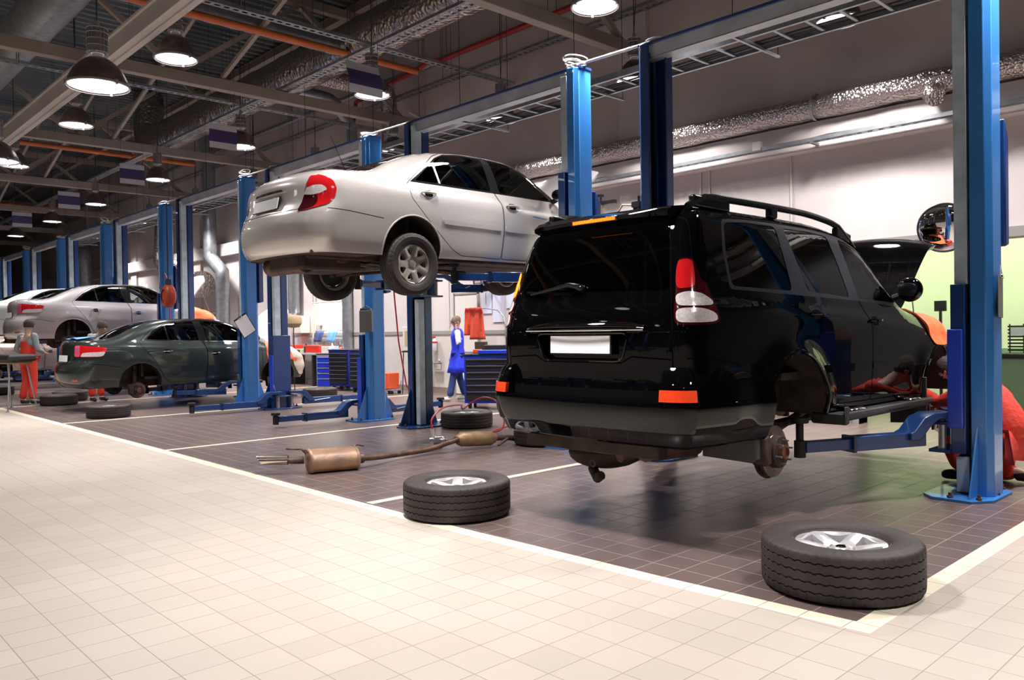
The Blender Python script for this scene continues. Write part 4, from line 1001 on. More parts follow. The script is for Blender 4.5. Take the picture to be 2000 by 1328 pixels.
# ---------------------------------------------------------------- the hall
def struct(mb,name,mat,parent=None,**k):
    o=mb.build(name,mat,parent,**k)
    if parent is None: o['kind']='structure'
    return o
def tilemat(name,c1,c2,grout,sx,sy,ox,oy,gw,rough,rvar=.1,bump=.15,wear=None):
    m=bpy.data.materials.new(name); t,N,L=nodes_of(m); b=N['Principled BSDF']
    tc=N.new('ShaderNodeTexCoord'); sp=N.new('ShaderNodeSeparateXYZ'); L.new(tc.outputs['Object'],sp.inputs[0])
    def mth(op,a,bv=None,c=None):
        n=N.new('ShaderNodeMath'); n.operation=op
        for i,v in enumerate((a,bv,c)):
            if v is None: continue
            if hasattr(v,'links') or hasattr(v,'is_linked'): L.new(v,n.inputs[i])
            else: n.inputs[i].default_value=v
        return n.outputs[0]
    def ax(o,off,s):
        u=mth('DIVIDE',mth('SUBTRACT',o,off),s); f=mth('FRACT',u); d=mth('ABSOLUTE',mth('SUBTRACT',f,.5)); fl=mth('FLOOR',u)
        return mth('MULTIPLY',mth('SUBTRACT',.5,d),s),fl
    dx,ix=ax(sp.outputs[0],ox,sx); dy,iy=ax(sp.outputs[1],oy,sy)
    dm=mth('MINIMUM',dx,dy); g=mth('SUBTRACT',1.0,mth('MULTIPLY',mth('MINIMUM',mth('MAXIMUM',mth('SUBTRACT',dm,gw*.6),0.0),gw*.6),1/(gw*.6)))
    cb=N.new('ShaderNodeCombineXYZ'); L.new(ix,cb.inputs[0]); L.new(iy,cb.inputs[1])
    wn=N.new('ShaderNodeTexWhiteNoise'); L.new(cb.outputs[0],wn.inputs['Vector'])
    ns=N.new('ShaderNodeTexNoise'); ns.inputs['Scale'].default_value=.8; ns.inputs['Detail'].default_value=5; L.new(tc.outputs['Object'],ns.inputs['Vector'])
    n2=N.new('ShaderNodeTexNoise'); n2.inputs['Scale'].default_value=90; n2.inputs['Detail'].default_value=3; L.new(tc.outputs['Object'],n2.inputs['Vector'])
    fac=mth('ADD',mth('MULTIPLY',wn.outputs['Value'],.5),mth('ADD',mth('MULTIPLY',ns.outputs['Fac'],.6),mth('MULTIPLY',n2.outputs['Fac'],.25)))
    fac=mth('SUBTRACT',fac,.2)
    mx=N.new('ShaderNodeMix'); mx.data_type='RGBA'; mx.inputs['A'].default_value=(*c1,1); mx.inputs['B'].default_value=(*c2,1); L.new(fac,mx.inputs['Factor'])
    mg=N.new('ShaderNodeMix'); mg.data_type='RGBA'; L.new(g,mg.inputs['Factor']); L.new(mx.outputs['Result'],mg.inputs['A']); mg.inputs['B'].default_value=(*grout,1)
    L.new(mg.outputs['Result'],b.inputs['Base Color'])
    r=mth('ADD',mth('MULTIPLY',ns.outputs['Fac'],rvar*2),rough-rvar); r=mth('ADD',r,mth('MULTIPLY',g,.3)); L.new(r,b.inputs['Roughness'])
    hh=mth('ADD',mth('MULTIPLY',g,-1.0),mth('MULTIPLY',n2.outputs['Fac'],.25)); bp=N.new('ShaderNodeBump'); bp.inputs['Strength'].default_value=bump; bp.inputs['Distance'].default_value=.004
    L.new(hh,bp.inputs['Height']); L.new(bp.outputs['Normal'],b.inputs['Normal'])
    MATS[name]=m
tilemat('tile_light',(.53,.465,.41),(.44,.385,.335),(.27,.225,.19),.2055,.2085,-1.603,3.52,.0024,.33,.05,.3)
tilemat('tile_dark',(.150,.103,.096),(.105,.080,.078),(.30,.225,.195),.2055,.2085,-1.603,3.57,.0030,.30,.07,.5)
tilemat('tile_strip',(.80,.74,.58),(.74,.68,.53),(.30,.26,.2),.2055,9.,-1.62,3.,.003,.35,.04,.2)
tilemat('tile_strip_y',(.80,.74,.58),(.74,.68,.53),(.30,.26,.2),9.,.2085,-7.,3.45,.003,.35,.04,.2)
# deck ribs
INN=[(-60,3.56),(-18,3.555),(-9.65,3.56),(-5.5,3.535),(-4.1,3.55),(-2.6,3.60),(-1.605,3.66)]
OUT=[(-60,3.45),(-18,3.445),(-9.65,3.45),(-5.5,3.425),(-4.1,3.44),(-2.6,3.49),(-1.50,3.555)]
m=MB(); m.add([(-60,-15,0),(30,-15,0),(30,3.555,0),(-1.5,3.555,0)]+[(x,y,0) for x,y in OUT[::-1][1:]],[tuple(range(4+len(OUT)-1))]); m.add([(-1.5,3.555,0),(30,3.555,0),(30,16,0),(-1.5,16,0)],[(0,1,2,3)])
struct(m,'floor','tile_light',smooth=False)
m=MB(); m.add([(-60,16,0)]+[(x,y,0) for x,y in INN]+[(-1.605,16,0)],[tuple(range(len(INN)+2))[::-1]]); struct(m,'floor','tile_dark',smooth=False)
m=MB()
for i in range(len(INN)-1):
    a,b,c,d=OUT[i],OUT[i+1],INN[i+1],INN[i]; m.add([(a[0],a[1],0),(b[0],b[1],0),(c[0],c[1],0),(d[0],d[1],0)],[(0,1,2,3)])
struct(m,'trim_1','tile_strip',smooth=False)
m=MB(); m.add([(-1.605,3.66,0),(-1.50,3.555,0),(-1.5,16,0),(-1.605,16,0)],[(0,1,2,3)]); struct(m,'trim_2','tile_strip_y',smooth=False)
k=3
for x in(-5.43,-9.72,-14.0,-18.2,-22.4,-26.6,-30.8,-35.0):
    m=MB(); m.bb(x-.042,x+.042,3.55,10.6,0.0005,0.004); struct(m,'trim_%d'%k,'tile_strip_y',smooth=False); k+=1
# back wall with the wide opening on the right
HZ=8.15; WY=11.0; OX0,OX1,OH=-4.75,-1.9,2.40
m=MB(); m.bb(-60,OX0,WY,WY+.25,1.36,4.2); m.bb(OX0,OX1,WY,WY+.25,OH,4.2)
struct(m,'wall_back','wall_paint',smooth=False)
m=MB(); m.bb(-60,OX0,WY,WY+.25,0,1.28); struct(m,'wall_back','wall_low',smooth=False)
m=MB(); m.bb(OX1,30,WY,WY+.25,0,4.2); m.bb(1,30,WY,WY+.25,4.2,HZ+.3); struct(m,'wall_back','wall_unseen_dark',smooth=False)  # unseen part right of the opening, kept dark for the black car's side reflection
m=MB(); m.bb(-60,1,WY,WY+.25,4.2,HZ+.3); struct(m,'wall_back','upper_grey',smooth=False)
m=MB(); m.bb(-60,OX0,WY-.015,WY+.25,1.28,1.36); struct(m,'trim_20','wall_stripe',smooth=False)
m=MB(); m.bb(-60,OX0,WY-.02,WY,0,.13); struct(m,'baseboard_back','wall_base',smooth=False)
m=MB(); m.bb(-60,1,WY-.2,WY,3.80,4.18); struct(m,'trim_21','wall_paint',bevel=.01)
m=MB(); m.bb(OX0-.1,OX1+.1,WY-.03,WY+.28,OH-.02,OH+.10); m.bb(OX0-.08,OX0,WY-.03,WY+.28,0,OH); struct(m,'trim_22','wall_stripe')
kk=23
for x in(-8.5,-14.6,-20.7,-26.8,-32.9,-39):
    m=MB(); m.bb(x-.3,x+.3,WY-.08,WY,0,HZ); struct(m,'trim_%d'%kk,'wall_paint' if x>-9 else 'upper_grey',bevel=.01); kk+=1
# green-lit room behind the opening
m=MB(); m.bb(-9,7,15.0,15.2,0,4.5); m.bb(-9.2,-9,WY+.25,15.2,0,4.5); m.bb(7,7.2,WY+.25,15.2,0,4.5); struct(m,'wall_far','room_green',smooth=False)
m=MB(); m.bb(-9,7,14.97,15.0,.84,.93); struct(m,'trim_30','green_cab',smooth=False)
m=MB(); m.bb(-9.2,7.2,WY+.25,15.2,4.5,4.6); struct(m,'ceiling','room_green',smooth=False)
m=MB(); m.bb(-60.2,-60,-15,16,0,9); struct(m,'wall_left','upper_grey',smooth=False)
m=MB(); m.bb(30,30.2,-15,16,0,9); struct(m,'wall_right','wall_unseen_dark',smooth=False)
m=MB(); m.bb(-60,30,-15.2,-15,0,9); struct(m,'wall_front','wall_unseen_dark',smooth=False)
# profiled steel deck
m=MB(); vs=[];x=-60.;pit=.28
pr=[]
while x<30:
    pr+=[(x,0),(x+.10,0),(x+.13,.075),(x+.25,.075)]; x+=pit
for y in(-15.1,11.3): vs+=[(a,y,HZ+b) for a,b in pr]
n=len(pr); m.add(vs,[(i,i+1,n+i+1,n+i) for i in range(n-1)]); struct(m,'ceiling','deck',smooth=False)
# roof trusses across the hall and purlins along it
def truss(x,first):
    t=thing('roof_truss','brown-grey steel roof truss, '+first,'roof truss',(x,0,0),group='roof trusses')
    m=MB(); m.bb(-.09,.09,-9,10.98,5.82,6.02); m.build('bottom_chord','truss_paint',t,bevel=.008)
    m=MB(); m.bb(-.08,.08,-9,10.98,7.78,7.95); m.build('top_chord','truss_paint',t,bevel=.008)
    ys=[-8.8,-4.0,.8,5.6,10.4]
    for i in range(len(ys)-1):
        mid=(ys[i]+ys[i+1])/2; z0,z1=(7.78,6.02)
        for a,b in(((ys[i],6.0),(mid,7.8)),((mid,7.8),(ys[i+1],6.0))):
            m=MB(); L=math.hypot(b[0]-a[0],b[1]-a[1]); an=math.atan2(b[1]-a[1],b[0]-a[0]); m.box((0,(a[0]+b[0])/2,(a[1]+b[1])/2),(.09,L,.09),(an,0,0)); m.build('diagonal','truss_paint',t)
    return t
TX=[-44.9,-38.8,-32.7,-26.6,-20.5,-14.4,-8.3,-2.2]
lab=['in the far dark end of the hall','second from the far end','above the white car','above the light silver saloon','above the dark green saloon','beyond the nearest cable tray','above the raised silver saloon','directly above the black car']
for x,l in zip(TX,lab): truss(x,l)
for i,y in enumerate((-6.2,-2.9,.4,3.4,6.4,9.3)):
    m=MB(); m.bb(-50,6,y-.05,y+.05,7.96,8.13); m.bb(-50,6,y-.09,y+.09,7.95,7.97); m.bb(-50,6,y-.09,y+.09,8.11,8.14)
    tag(m.build('purlin','truss_paint'),'long steel roof purlin running under the ribbed deck','purlin','roof purlins')
for i,x in enumerate(TX[:-1]):
    for y in (1.6,6.4):
        b=MB(); L=math.hypot(6.1,1.8); b.box((x+3.05,y,6.95),(L,.07,.07),(0,-math.atan2(1.8,6.1),0)); tag(b.build('sway_brace','truss_paint'),'slanting steel brace between two roof trusses','brace','sway braces')
# pale box trunking
m=MB(); m.bb(-50,6,3.70,3.91,5.22,5.45); m.bb(-50,6,3.67,3.94,5.45,5.49); m.bb(-50,6,3.795,3.815,5.19,5.2); tag(m.build('trunking_beam','trunk_paint',bevel=.01),'long pale box beam crossing the roof at upper left','trunking')
# round ducts
def duct(name,pts,r,label,mat='foil',parent=None,seg=24,ribs=0,lump=0.):
    P=[Vector(p) for p in pts]; Q=[]
    for i in range(len(P)-1):
        k=max(1,int((P[i+1]-P[i]).length/.18)); Q+=[P[i].lerp(P[i+1],j/k) for j in range(k)]
    Q.append(P[-1]); rr=[r*(1+lump*(random.random()-.5)) if not ribs else r*(1+.05*(i%2)) for i in range(len(Q))]
    m=MB(); m.tube(Q,rr,seg); o=m.build(name,mat,parent,angle=70)
    if label: tag(o,label,'duct')
    return o
def bend(a,b,c,r,n=6):
    """points of a rounded corner a-b-c"""
    a,b,c=Vector(a),Vector(b),Vector(c); p=b+(a-b).normalized()*r; q=b+(c-b).normalized()*r
    return [p.lerp(b,t).lerp(b.lerp(q,t),t) for t in [i/n for i in range(n+1)]]
duct('ventilation_duct',[(6,8.3,6.72),(-22.8,8.3,6.72)]+bend((-22.8,8.3,6.72),(-23.5,8.3,6.72),(-23.5,8.3,7.9),.5)+[(-23.5,8.3,8.1)],.40,'wide foil-wrapped duct hung under the roof along the bays','foil_dark',lump=.05)
duct('ventilation_duct',[(6,3.66,6.75),(-50,3.66,6.75)],.36,'wide round duct high at the upper left of the hall','galv')
wd=duct('ventilation_duct',[(11,10.75,4.355),(-14.2,10.75,4.355)],.165,'crinkled shiny foil duct along the back wall above the ledge','foil',lump=.10)
for x in(-11,-8,-5.2,-2.2,.8):
    m=MB(); m.lathe([(.185+.006*math.cos(t),.02*math.sin(t)) for t in [2*PI*i/6 for i in range(6)]],c=(x,10.75,4.355),axis='x',seg=20,closed=True); m.tube([(x,10.75,4.54),(x,10.98,4.54)],.012,6); m.build('duct_clamp','galv',wd)
duct('branch_duct',[(-3.65,10.68,4.26),(-3.65,10.60,4.16),(-3.58,10.55,4.10)],.11,'short foil branch stub under the back wall duct','foil')
duct('branch_duct',[(-15.9,8.6,6.6)]+bend((-15.9,9.0,6.6),(-15.9,9.6,6.6),(-16.6,10.55,6.3),.3)+[(-16.6,10.55,6.25),(-16.6,10.6,4.9)],.13,'silver spiral branch duct dropping to the wall behind the second hanging sign','galv')
duct('branch_duct',[(-14.7,8.4,6.6),(-14.7,10.1,6.6)]+bend((-14.7,10.1,6.6),(-14.7,10.3,6.6),(-14.7,10.3,6.2),.15)+[(-14.7,10.3,4.9)],.17,'foil drop duct beside the wall column near the raised silver saloon','foil',lump=.08)
duct('branch_duct',[(-24.6,10.45,7.6),(-24.6,10.45,3.75),(-23.75,10.45,3.25),(-23.75,10.45,.7)],.20,'jointed silver duct dropping down the wall behind the empty lift','galv',ribs=0)
duct('branch_duct',[(-27.2,10.97,2.95),(-27.2,10.5,2.95),(-27.0,10.45,2.95),(-25.2,10.45,2.95)],.42,'wide foil duct end behind the raised white bonnet','foil_dark')
duct('branch_duct',[(-38,10.2,5.2)]+bend((-38,10.2,5.2),(-36.6,10.2,5.2),(-36.6,10.2,3.6),.7)+[(-36.6,10.2,2.4)],.34,'curved silver duct elbow above the light silver saloon','galv')
duct('branch_duct',[(-38.5,10.0,2.9),(-34.0,10.0,2.9)],.42,'fat foil duct low on the wall above the light silver saloon','foil')
duct('branch_duct',[(-29.0,10.78,5.6),(-29.0,10.6,5.5),(-29,10.5,3.9),(-28.6,10.5,3.7),(-27.6,10.5,3.7),(-27.5,10.78,3.7)],.2,'foil pipe bend behind the fifth lift','foil')
duct('branch_duct',[(-17.45,10.86,3.79),(-17.45,10.86,.75)],.13,'grey spiral duct standing against the wall by the tool cabinets','galv')
duct('branch_duct',[(-20.05,10.82,3.79),(-20.05,10.82,1.9)],.17,'square-looking grey duct drop left of the lit wall panel','galv')
duct('branch_duct',[(-13.0,-4,6.62),(-13.0,8.0,6.62)],.15,'ribbed silver flexible duct beside the near orange pipe','galv',ribs=1)
for x,z,l in((-12.7,6.42,'near orange pipe crossing under the roof'),(-23.6,6.35,'far orange pipe crossing under the roof'),(-36,6.5,'farthest orange pipe crossing under the roof')):
    m=MB(); m.cyl((x,-8,z),(x,9.6,z),.062,12)
    o=m.build('water_pipe','orange_pipe'); tag(o,l,'pipe'); m=MB()
    for y in range(-6,10,3): m.tube([(x,y,z-.07),(x,y,z+.09),(x,y,7.8)],.008,5)
    m.build('pipe_hanger','galv',o)
m=MB(); m.tube([(8,10.6,7.0),(-13.2,10.6,7.0),(-13.5,10.45,6.98),(-14.0,10.45,6.9),(-15.2,10.45,6.86),(-15.5,10.55,6.85),(-16.4,10.55,6.8),(-16.6,10.6,6.4)],.05,10); tag(m.build('water_pipe','red_pipe'),'red sprinkler pipe high on the back wall','pipe')
m=MB(); m.tube([(8,10.86,7.14),(-50,10.86,7.14)],.06,10); tag(m.build('water_pipe','galv'),'dull grey pipe high on the back wall above the red one','pipe')
# cable trays
def tray(name,p0,p1,w,label,hang=True,lip=.05,perf=True,every=1.9):
    p0,p1=Vector(p0),Vector(p1); L=(p1-p0).length; d=(p1-p0).normalized(); alongx=abs(d.x)>.5; n=int(L/.14)
    t=thing(name,label,'cable tray',p0)
    m=MB()
    def bx(a,b,o,z,wd,h):   # along a..b, across offset o
        if alongx: m.bb(a*d.x,b*d.x,o-wd/2,o+wd/2,z,z+h)
        else: m.bb(o-wd/2,o+wd/2,a*d.y,b*d.y,z,z+h)
    bx(0,L,-w/2,0,.004,lip); bx(0,L,w/2,0,.004,lip); bx(0,L,-w/2+.02,0,.035,.004); bx(0,L,w/2-.02,0,.035,.004)
    for i in range(n): bx(i*.14,i*.14+.06,0,0,w-.04,.004)
    for i in range(n):
        for s in(-1,1): pass
    m.build('tray_channel','galv',t,smooth=False)
    if hang:
        h=MB(); top=7.9-p0.z; h.cyl((0,0,0),(0,0,top),.005,5); h0=h.build('hanger_rod','tray_dark',t); first=True
        for i in range(int(L/every)+1):
            q=d*(i*every)
            for s in(-1,1):
                o=Vector((0,s*(w/2+.01),0)) if alongx else Vector((s*(w/2+.01),0,0))
                if not first: h0=h0.copy(); COL.objects.link(h0)
                h0.location=q+o; first=False
    return t
tray('cable_tray',(6,7.6,6.03),(-45,7.6,6.03),.20,'perforated grey cable tray hung along the bays under the wide foil duct')
tray('cable_tray',(8,10.57,6.5),(-45,10.57,6.5),.20,'perforated cable tray high along the back wall',every=3)
for x,l in((-11.4,'cable tray crossing towards the wall above the raised silver saloon'),(-16.1,'cable tray crossing towards the wall above the dark green saloon'),(-21.5,'cable tray crossing the roof above the light silver saloon')):
    tray('cable_tray',(x,-6,6.12),(x,10.9,6.12),.14,l)
t=tray('cable_tray',(11,10.66,3.87),(-20,10.66,3.87),.12,'narrow cable tray with loose grey cables along the wall ledge',hang=False)
m=MB()
for k,dy in enumerate((-.03,0,.03)): m.tube([(-i*.8,dy,.03+.02*math.sin(i*1.7+k)+(.05 if k==1 and i%5==0 else 0)) for i in range(39)],.009,6)
m.build('cable','clip_grey',t)
m=MB()
for i in range(12): m.bb(-i*2.7-.02,-i*2.7+.02,-.07,.2,-.03,0)
m.build('tray_bracket','galv',t)
m=MB(); m.box((-6.02,10.62,3.94),(.13,.07,.13)); tag(m.build('junction_box','white_metal',bevel=.01),'small pale junction box on the wall ledge cable tray','junction box')
# cable ladder over the lifts
t=thing('cable_ladder','grey cable ladder hung level behind the lift crossbeams','cable ladder',(0,0,0))
LX0,LX1,LZ,LY0,LY1=-31,4.6,4.51,8.02,8.50
for y in(LY0,LY1):
    m=MB(); m.bb(LX0,LX1,y-.004,y+.004,LZ,LZ+.085); m.bb(LX0,LX1,y-.02,y+.02,LZ-.002,LZ+.002); m.build('side_rail','galv',t,smooth=False)
m=MB(); m.bb(-.018,.018,LY0,LY1,LZ+.01,LZ+.03); rg=m.build('rung','galv',t,smooth=False); rg.location=(LX0,0,0)
for i in range(1,98): c=rg.copy(); COL.objects.link(c); c.location=(LX0+.36*i,0,0)
m=MB()
for j,y in enumerate((8.42,8.38,8.46,8.33)): m.tube([(LX0+i*1.2,y+.012*math.sin(i+j),LZ+.045+.01*math.sin(2*i+j)) for i in range(40)],.013,6)
m.build('cable','tray_dark',t)
m=MB(); m.cyl((0,0,LZ-.02),(0,0,7.95),.005,5); hr=m.build('hanger_rod','tray_dark',t); hr.location=(LX0+1,7.80,0)
m=MB(); m.bb(-.015,.015,7.78,8.80,LZ-.03,LZ-.005); hb=m.build('hanger_bar','galv',t); hb.location=(LX0+1,0,0)
for i in range(16):
    for y in(7.80,8.78):
        if i or y>8: c=hr.copy(); COL.objects.link(c); c.location=(LX0+1+2.3*i,y,0)
    if i: c=hb.copy(); COL.objects.link(c); c.location=(LX0+1+2.3*i,0,0)
# ---------------------------------------------------------------- lamps
def make_lamp(D,label,group):
    R=D/2; t=thing('high_bay_lamp',label,'lamp',group=group)
    m=MB(); m.lathe([(R,0),(R*1.0,.02),(R*.93,.09),(R*.80,.17),(R*.60,.245),(R*.42,.29),(R*.30,.31),(R*.285,.31),(R*.40,.28),(R*.58,.235),(R*.78,.16),(R*.91,.085),(R*.975,.015)],seg=40,closed=True); m.build('shade','lamp_shell',t)
    m=MB(); m.lathe([(R*.955,.012),(R*.5,.004),(0,0)],seg=40); m.build('lens','lamp_glow',t)
    m=MB(); m.lathe([(R,-.006),(R+.012,0),(R+.012,.018),(R,.024)],seg=40,closed=True)
    for a in(.3,2.4,4.5): m.box((R*math.cos(a),R*math.sin(a),.008),(.03,.03,.05),(0,0,a))
    m.build('rim_clip','lamp_cage',t)
    m=MB(); r=.075*D/.6+.02
    m.cyl((0,0,.30),(0,0,.36),r*.55,14); m.cyl((0,0,.36),(0,0,.62),r*.72,14)
    for k in range(16):
        a=2*PI*k/16; m.box((r*math.cos(a),r*math.sin(a),.50),(.02,.008,.27),(0,0,a))
    for z in(.37,.44,.51,.58,.63): m.lathe([(r+.012+.004*math.cos(q),z+.004*math.sin(q)) for q in(0,1.57,3.14,4.71)],seg=18,closed=True)
    m.cyl((0,0,.62),(0,0,.72),r*.3,8); m.build('gear_housing','lamp_cage',t)
    m=MB(); m.cyl((0,0,.72),(0,0,2.75),.007,6); m.tube([(.0,0,.72),(.05,.0,1.3),(.03,0,2.7)],.005,5); m.build('suspension_cord','tray_dark',t)
    return t
def add_light(p,size,power,col=(1,.955,.93),spread=120):
    l=bpy.data.lights.new('high_bay_light','AREA'); l.shape='DISK'; l.size=size; l.energy=power; l.color=col; l.spread=math.radians(spread)
    o=bpy.data.objects.new('high_bay_light',l); COL.objects.link(o); o.location=(p[0],p[1],p[2]-.012); return o
rowA=[(-6.0,'above the raised silver saloon'),(-10.5,'behind the nearest hanging sign'),(-15.05,'beside the second hanging sign'),(-19.45,'over the light silver saloon'),(-24.1,'over the white car'),(-28.5,'below the fourth hanging sign'),(-33.3,'below the farthest hanging sign'),(-38.0,'past the farthest hanging sign'),(-1.5,'above the black car')]
rowB=[(-10.8,'over the near end of the aisle, smaller one'),(-15.28,'under the far end of the pale box beam'),(-19.7,'at the left edge above the far aisle'),(-24.3,'deeper in the far aisle'),(-29,'almost at the far end of the aisle'),(-6.3,'over the aisle by the silver tail')]
rowC=[(-9.57,'largest and nearest, hung at the upper left'),(-14.6,'cut by the left edge of the photo'),(-3.9,'over the tiled aisle in front of the black car'),(.9,'over the tiled aisle at the right')]
rowD=[(-4.3,'behind the cable ladder above the black bonnet'),(-7.35,'beside the top of the dark lift column'),(-10.23,'behind the ladder above the silver roof'),(-13.41,'behind the ladder beside the second crossbeam'),(-16.5,'behind the third lift crossbeam'),(-19.6,'behind the fourth lift crossbeam'),(-23.3,'behind the fifth lift crossbeam'),(-27,'behind the sixth lift crossbeam'),(-32,'behind the far crossbeams'),(-1.2,'at the right behind the ladder')]
PWM={-9.57:.6,-14.6:.7,-3.9:1.15,.9:1.1}
base=make_lamp(.53,'x','')
bigl=make_lamp(.63,'x','')
def rows(src,lst,Y,Z,D,word,pw,first=None):
    for i,(x,l) in enumerate(lst):
        o=src if (first and i==0) else copy_tree(src)
        o.location=(x,Y,Z); o['label']=word+' '+l; o['group']='high bay lamps'
        add_light((x,Y,Z),D*.9,pw*(PWM.get(x,1)))
rows(base,rowA,7.05,5.0,.53,'round high bay lamp',370,True)
rows(base,rowB,4.18,5.0,.53,'round aisle lamp',210)
rows(bigl,rowC,2.85,4.1,.63,'round brown-domed lamp',330,True)
for y in(-1.8,-6.5,-11):
    for i in range(8):
        o=copy_tree(base); o.location=(-26+4.5*i,y,5.0); o['label']='high bay lamp over the part of the hall behind the viewpoint'; o['group']='lamps behind the viewpoint'; add_light((-26+4.5*i,y,5.0),.48,145)
rows(base,[(x*1.021,l) for x,l in rowD],9.7,5.04,.51,'round wall-side lamp',390)
# ---------------------------------------------------------------- hanging signs
for i,(x,l) in enumerate(((-9.9,'nearest'),(-14.35,'second'),(-18.8,'third'),(-23.2,'fourth'),(-27.6,'farthest'))):
    t=thing('hanging_sign',l+' of the five hanging white boards with a navy band','sign',(x,6.5-.03*i*4,5.0-.03*i),group=None)
    bw=.56 if i==0 else .52
    m=MB(); vs=[];n=8
    for z in range(n+1):
        zz=-.22+.44*z/n; c=.035*math.sin(z/n*PI*1.5) if i==0 else .008*math.sin(z/n*PI)
        for y in(-bw/2,bw/2):
            for dx in(0,.006): vs.append((c+dx,y+(.04*(1-z/n)*(1 if i==0 else 0)),zz))
    fs=[]
    mi=[]
    for z in range(n):
        a=z*4;b=a+4; fs+=[(a,a+2,b+2,b),(a+1,b+1,b+3,a+3),(a,b,b+1,a+1),(a+2,a+3,b+3,b+2)]
    m.add(vs,fs); m.m=[1 if 2<=i_//4<=5 else 0 for i_ in range(len(fs))]
    m.build('board',['sign_white','sign_navy'],t,angle=60)
    m=MB(); m.cyl((0,-bw/2+.03,.22),(0,-bw/2+.03,2.8),.003,5); m.cyl((0,bw/2-.03,.22),(0,bw/2-.03,2.8),.003,5); m.build('wire','tray_dark',t)
# ---------------------------------------------------------------- two-post lifts
def column(lift,xo,side,Zt=4.33,open_steel=True,carz=.2,dark=False,cover=False,clen=1.3):
    """xo: outer face; side=+1 for a post on the right of its car (opens to -X), -1 the other"""
    s=side; mat='lift_blue_lit' if s>0 else 'lift_dark'  # lit copy of the paint for right posts, shaded copy for left ones
    f=lambda a:xo-s*a
    m=MB(); P=[(f(.045),6.86),(f(.0),6.905),(f(0),7.105),(f(.045),7.15),(f(.25),7.15),(f(.25),7.03),(f(.235),7.03),(f(.235),7.125),(f(.06),7.125),(f(.03),7.09),(f(.03),6.92),(f(.06),6.885),(f(.15),6.885),(f(.15),6.86)]
    m.prism(P,'z',.012,Zt); c=m.build('column',mat,lift,bevel=.006)
    m=MB(); m.bb(f(.03),f(.055),6.93,7.08,.02,Zt-.05); m.bb(f(.06),f(.14),6.892,6.91,.02,Zt-.1); m.build('inner_channel','lift_navy',c)
    if open_steel:
        m=MB(); m.bb(f(.175),f(.27),6.885,7.0,carz+clen,Zt-.06); m.bb(f(.15),f(.27),7.005,7.02,.05,Zt-.06,mi=1); m.bb(f(.15),f(.18),6.93,7.08,.05,Zt-.06,mi=1); m.build('steel_strip',['lift_steel','lift_navy'],c,bevel=.004)
        m=MB(); m.bb(f(.175),f(.27),6.90,7.0,.03,max(.1,carz-.05)); m.build('steel_strip','lift_steel',c,bevel=.004)
    m=MB(); m.prism([(f(-.03),6.78),(f(-.03),7.23),(f(.12),7.36),(f(.34),7.36),(f(.46),7.22),(f(.46),6.74),(f(.36),6.62),(f(.08),6.62)],'z',0,.022)
    bp=m.build('base_plate',mat,lift,bevel=.004)
    for bx,by in((.05,6.70),(.24,6.66),(.01,7.0),(.05,7.27),(.22,7.31)):
        m=MB(); m.cyl((f(bx),by,.022),(f(bx),by,.04),.022,6); m.cyl((f(bx),by,.04),(f(bx),by,.062),.012,8); m.build('anchor_bolt','bolt_rust',bp)
    for y0,y1 in((6.86,6.66),(7.15,7.33)):
        m=MB(); m.prism([(y0,.022),(y1,.022),(y0,.55)],'x',f(.10),f(.112)); m.build('gusset',mat,c)
    # carriage and its cover
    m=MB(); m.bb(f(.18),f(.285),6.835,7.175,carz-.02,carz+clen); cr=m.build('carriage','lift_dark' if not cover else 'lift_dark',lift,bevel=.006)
    m=MB(); m.bb(f(.285),f(.44),6.80,7.21,carz+.20,carz+.225); m.bb(f(.285),f(.44),6.80,7.21,carz-.02,carz+.005); m.cyl((f(.36),6.87,carz-.02),(f(.36),6.87,carz+.24),.03,12,mi=1); m.cyl((f(.36),7.14,carz-.02),(f(.36),7.14,carz+.24),.03,12,mi=1); m.tube([(f(.30),6.85,carz+.30),(f(.30),6.82,carz+.42),(f(.22),6.82,carz+.42),(f(.20),6.83,carz+.30)],.009,6,mi=1); m.build('arm_bracket',['lift_dark','galv'],cr,bevel=.004)
    if cover:
        m=MB(); m.bb(f(.19),f(.30),6.80,6.83,carz+.18,carz+.95); m.build('carriage_cover','cover_blue',cr,bevel=.008)
    return c,cr
def arm(lift,piv,pad,z,padtop,goose=True):
    P=Vector((piv[0],piv[1],z)); Q=Vector((pad[0],pad[1],z)); d=(Q-P); L=d.length; an=math.atan2(d.y,d.x)
    t=MB()
    # gooseneck then outer beam, then inner sliding beam (local x along the arm)
    w=.055
    t.prism([(-.06,.20),(.16,.20),(.26,.17),(.36,.07),(.40,.055),(.40,.0),(.30,.0),(.20,.10),(.12,.15),(-.06,.16)],'y',-w-.03,w+.03)
    t.bb(.22,L*.66,-w,w,-.055,.055); a=t.build('lift_arm','lift_dark',lift,bevel=.006,loc=(P.x,P.y,P.z),rot=(0,0,an))
    m=MB(); m.bb(L*.55,L-.03,-w*.75,w*.75,-.04,.04); m.build('arm_extension','lift_dark' if goose else 'lift_navy',a,bevel=.004)
    m=MB(); m.bb(L*.66,L*.665+.02,-w-.012,w+.012,-.062,.062); m.build('arm_collar','lift_navy',a); m=MB(); m.tube([(.42,-w-.008,.0),(L*.5,-w-.012,.03)],.006,6); m.build('latch_rod','galv',a)
    m=MB(); h=padtop-z; m.cyl((L,0,-.075),(L,0,.05),.042,14); m.cyl((L,0,.05),(L,0,max(.06,h-.04)),.028,12); m.cyl((L,0,max(.06,h-.04)),(L,0,max(.10,h)),.065,18); m.build('lift_pad','pad_black',a,bevel=.004)
    return a
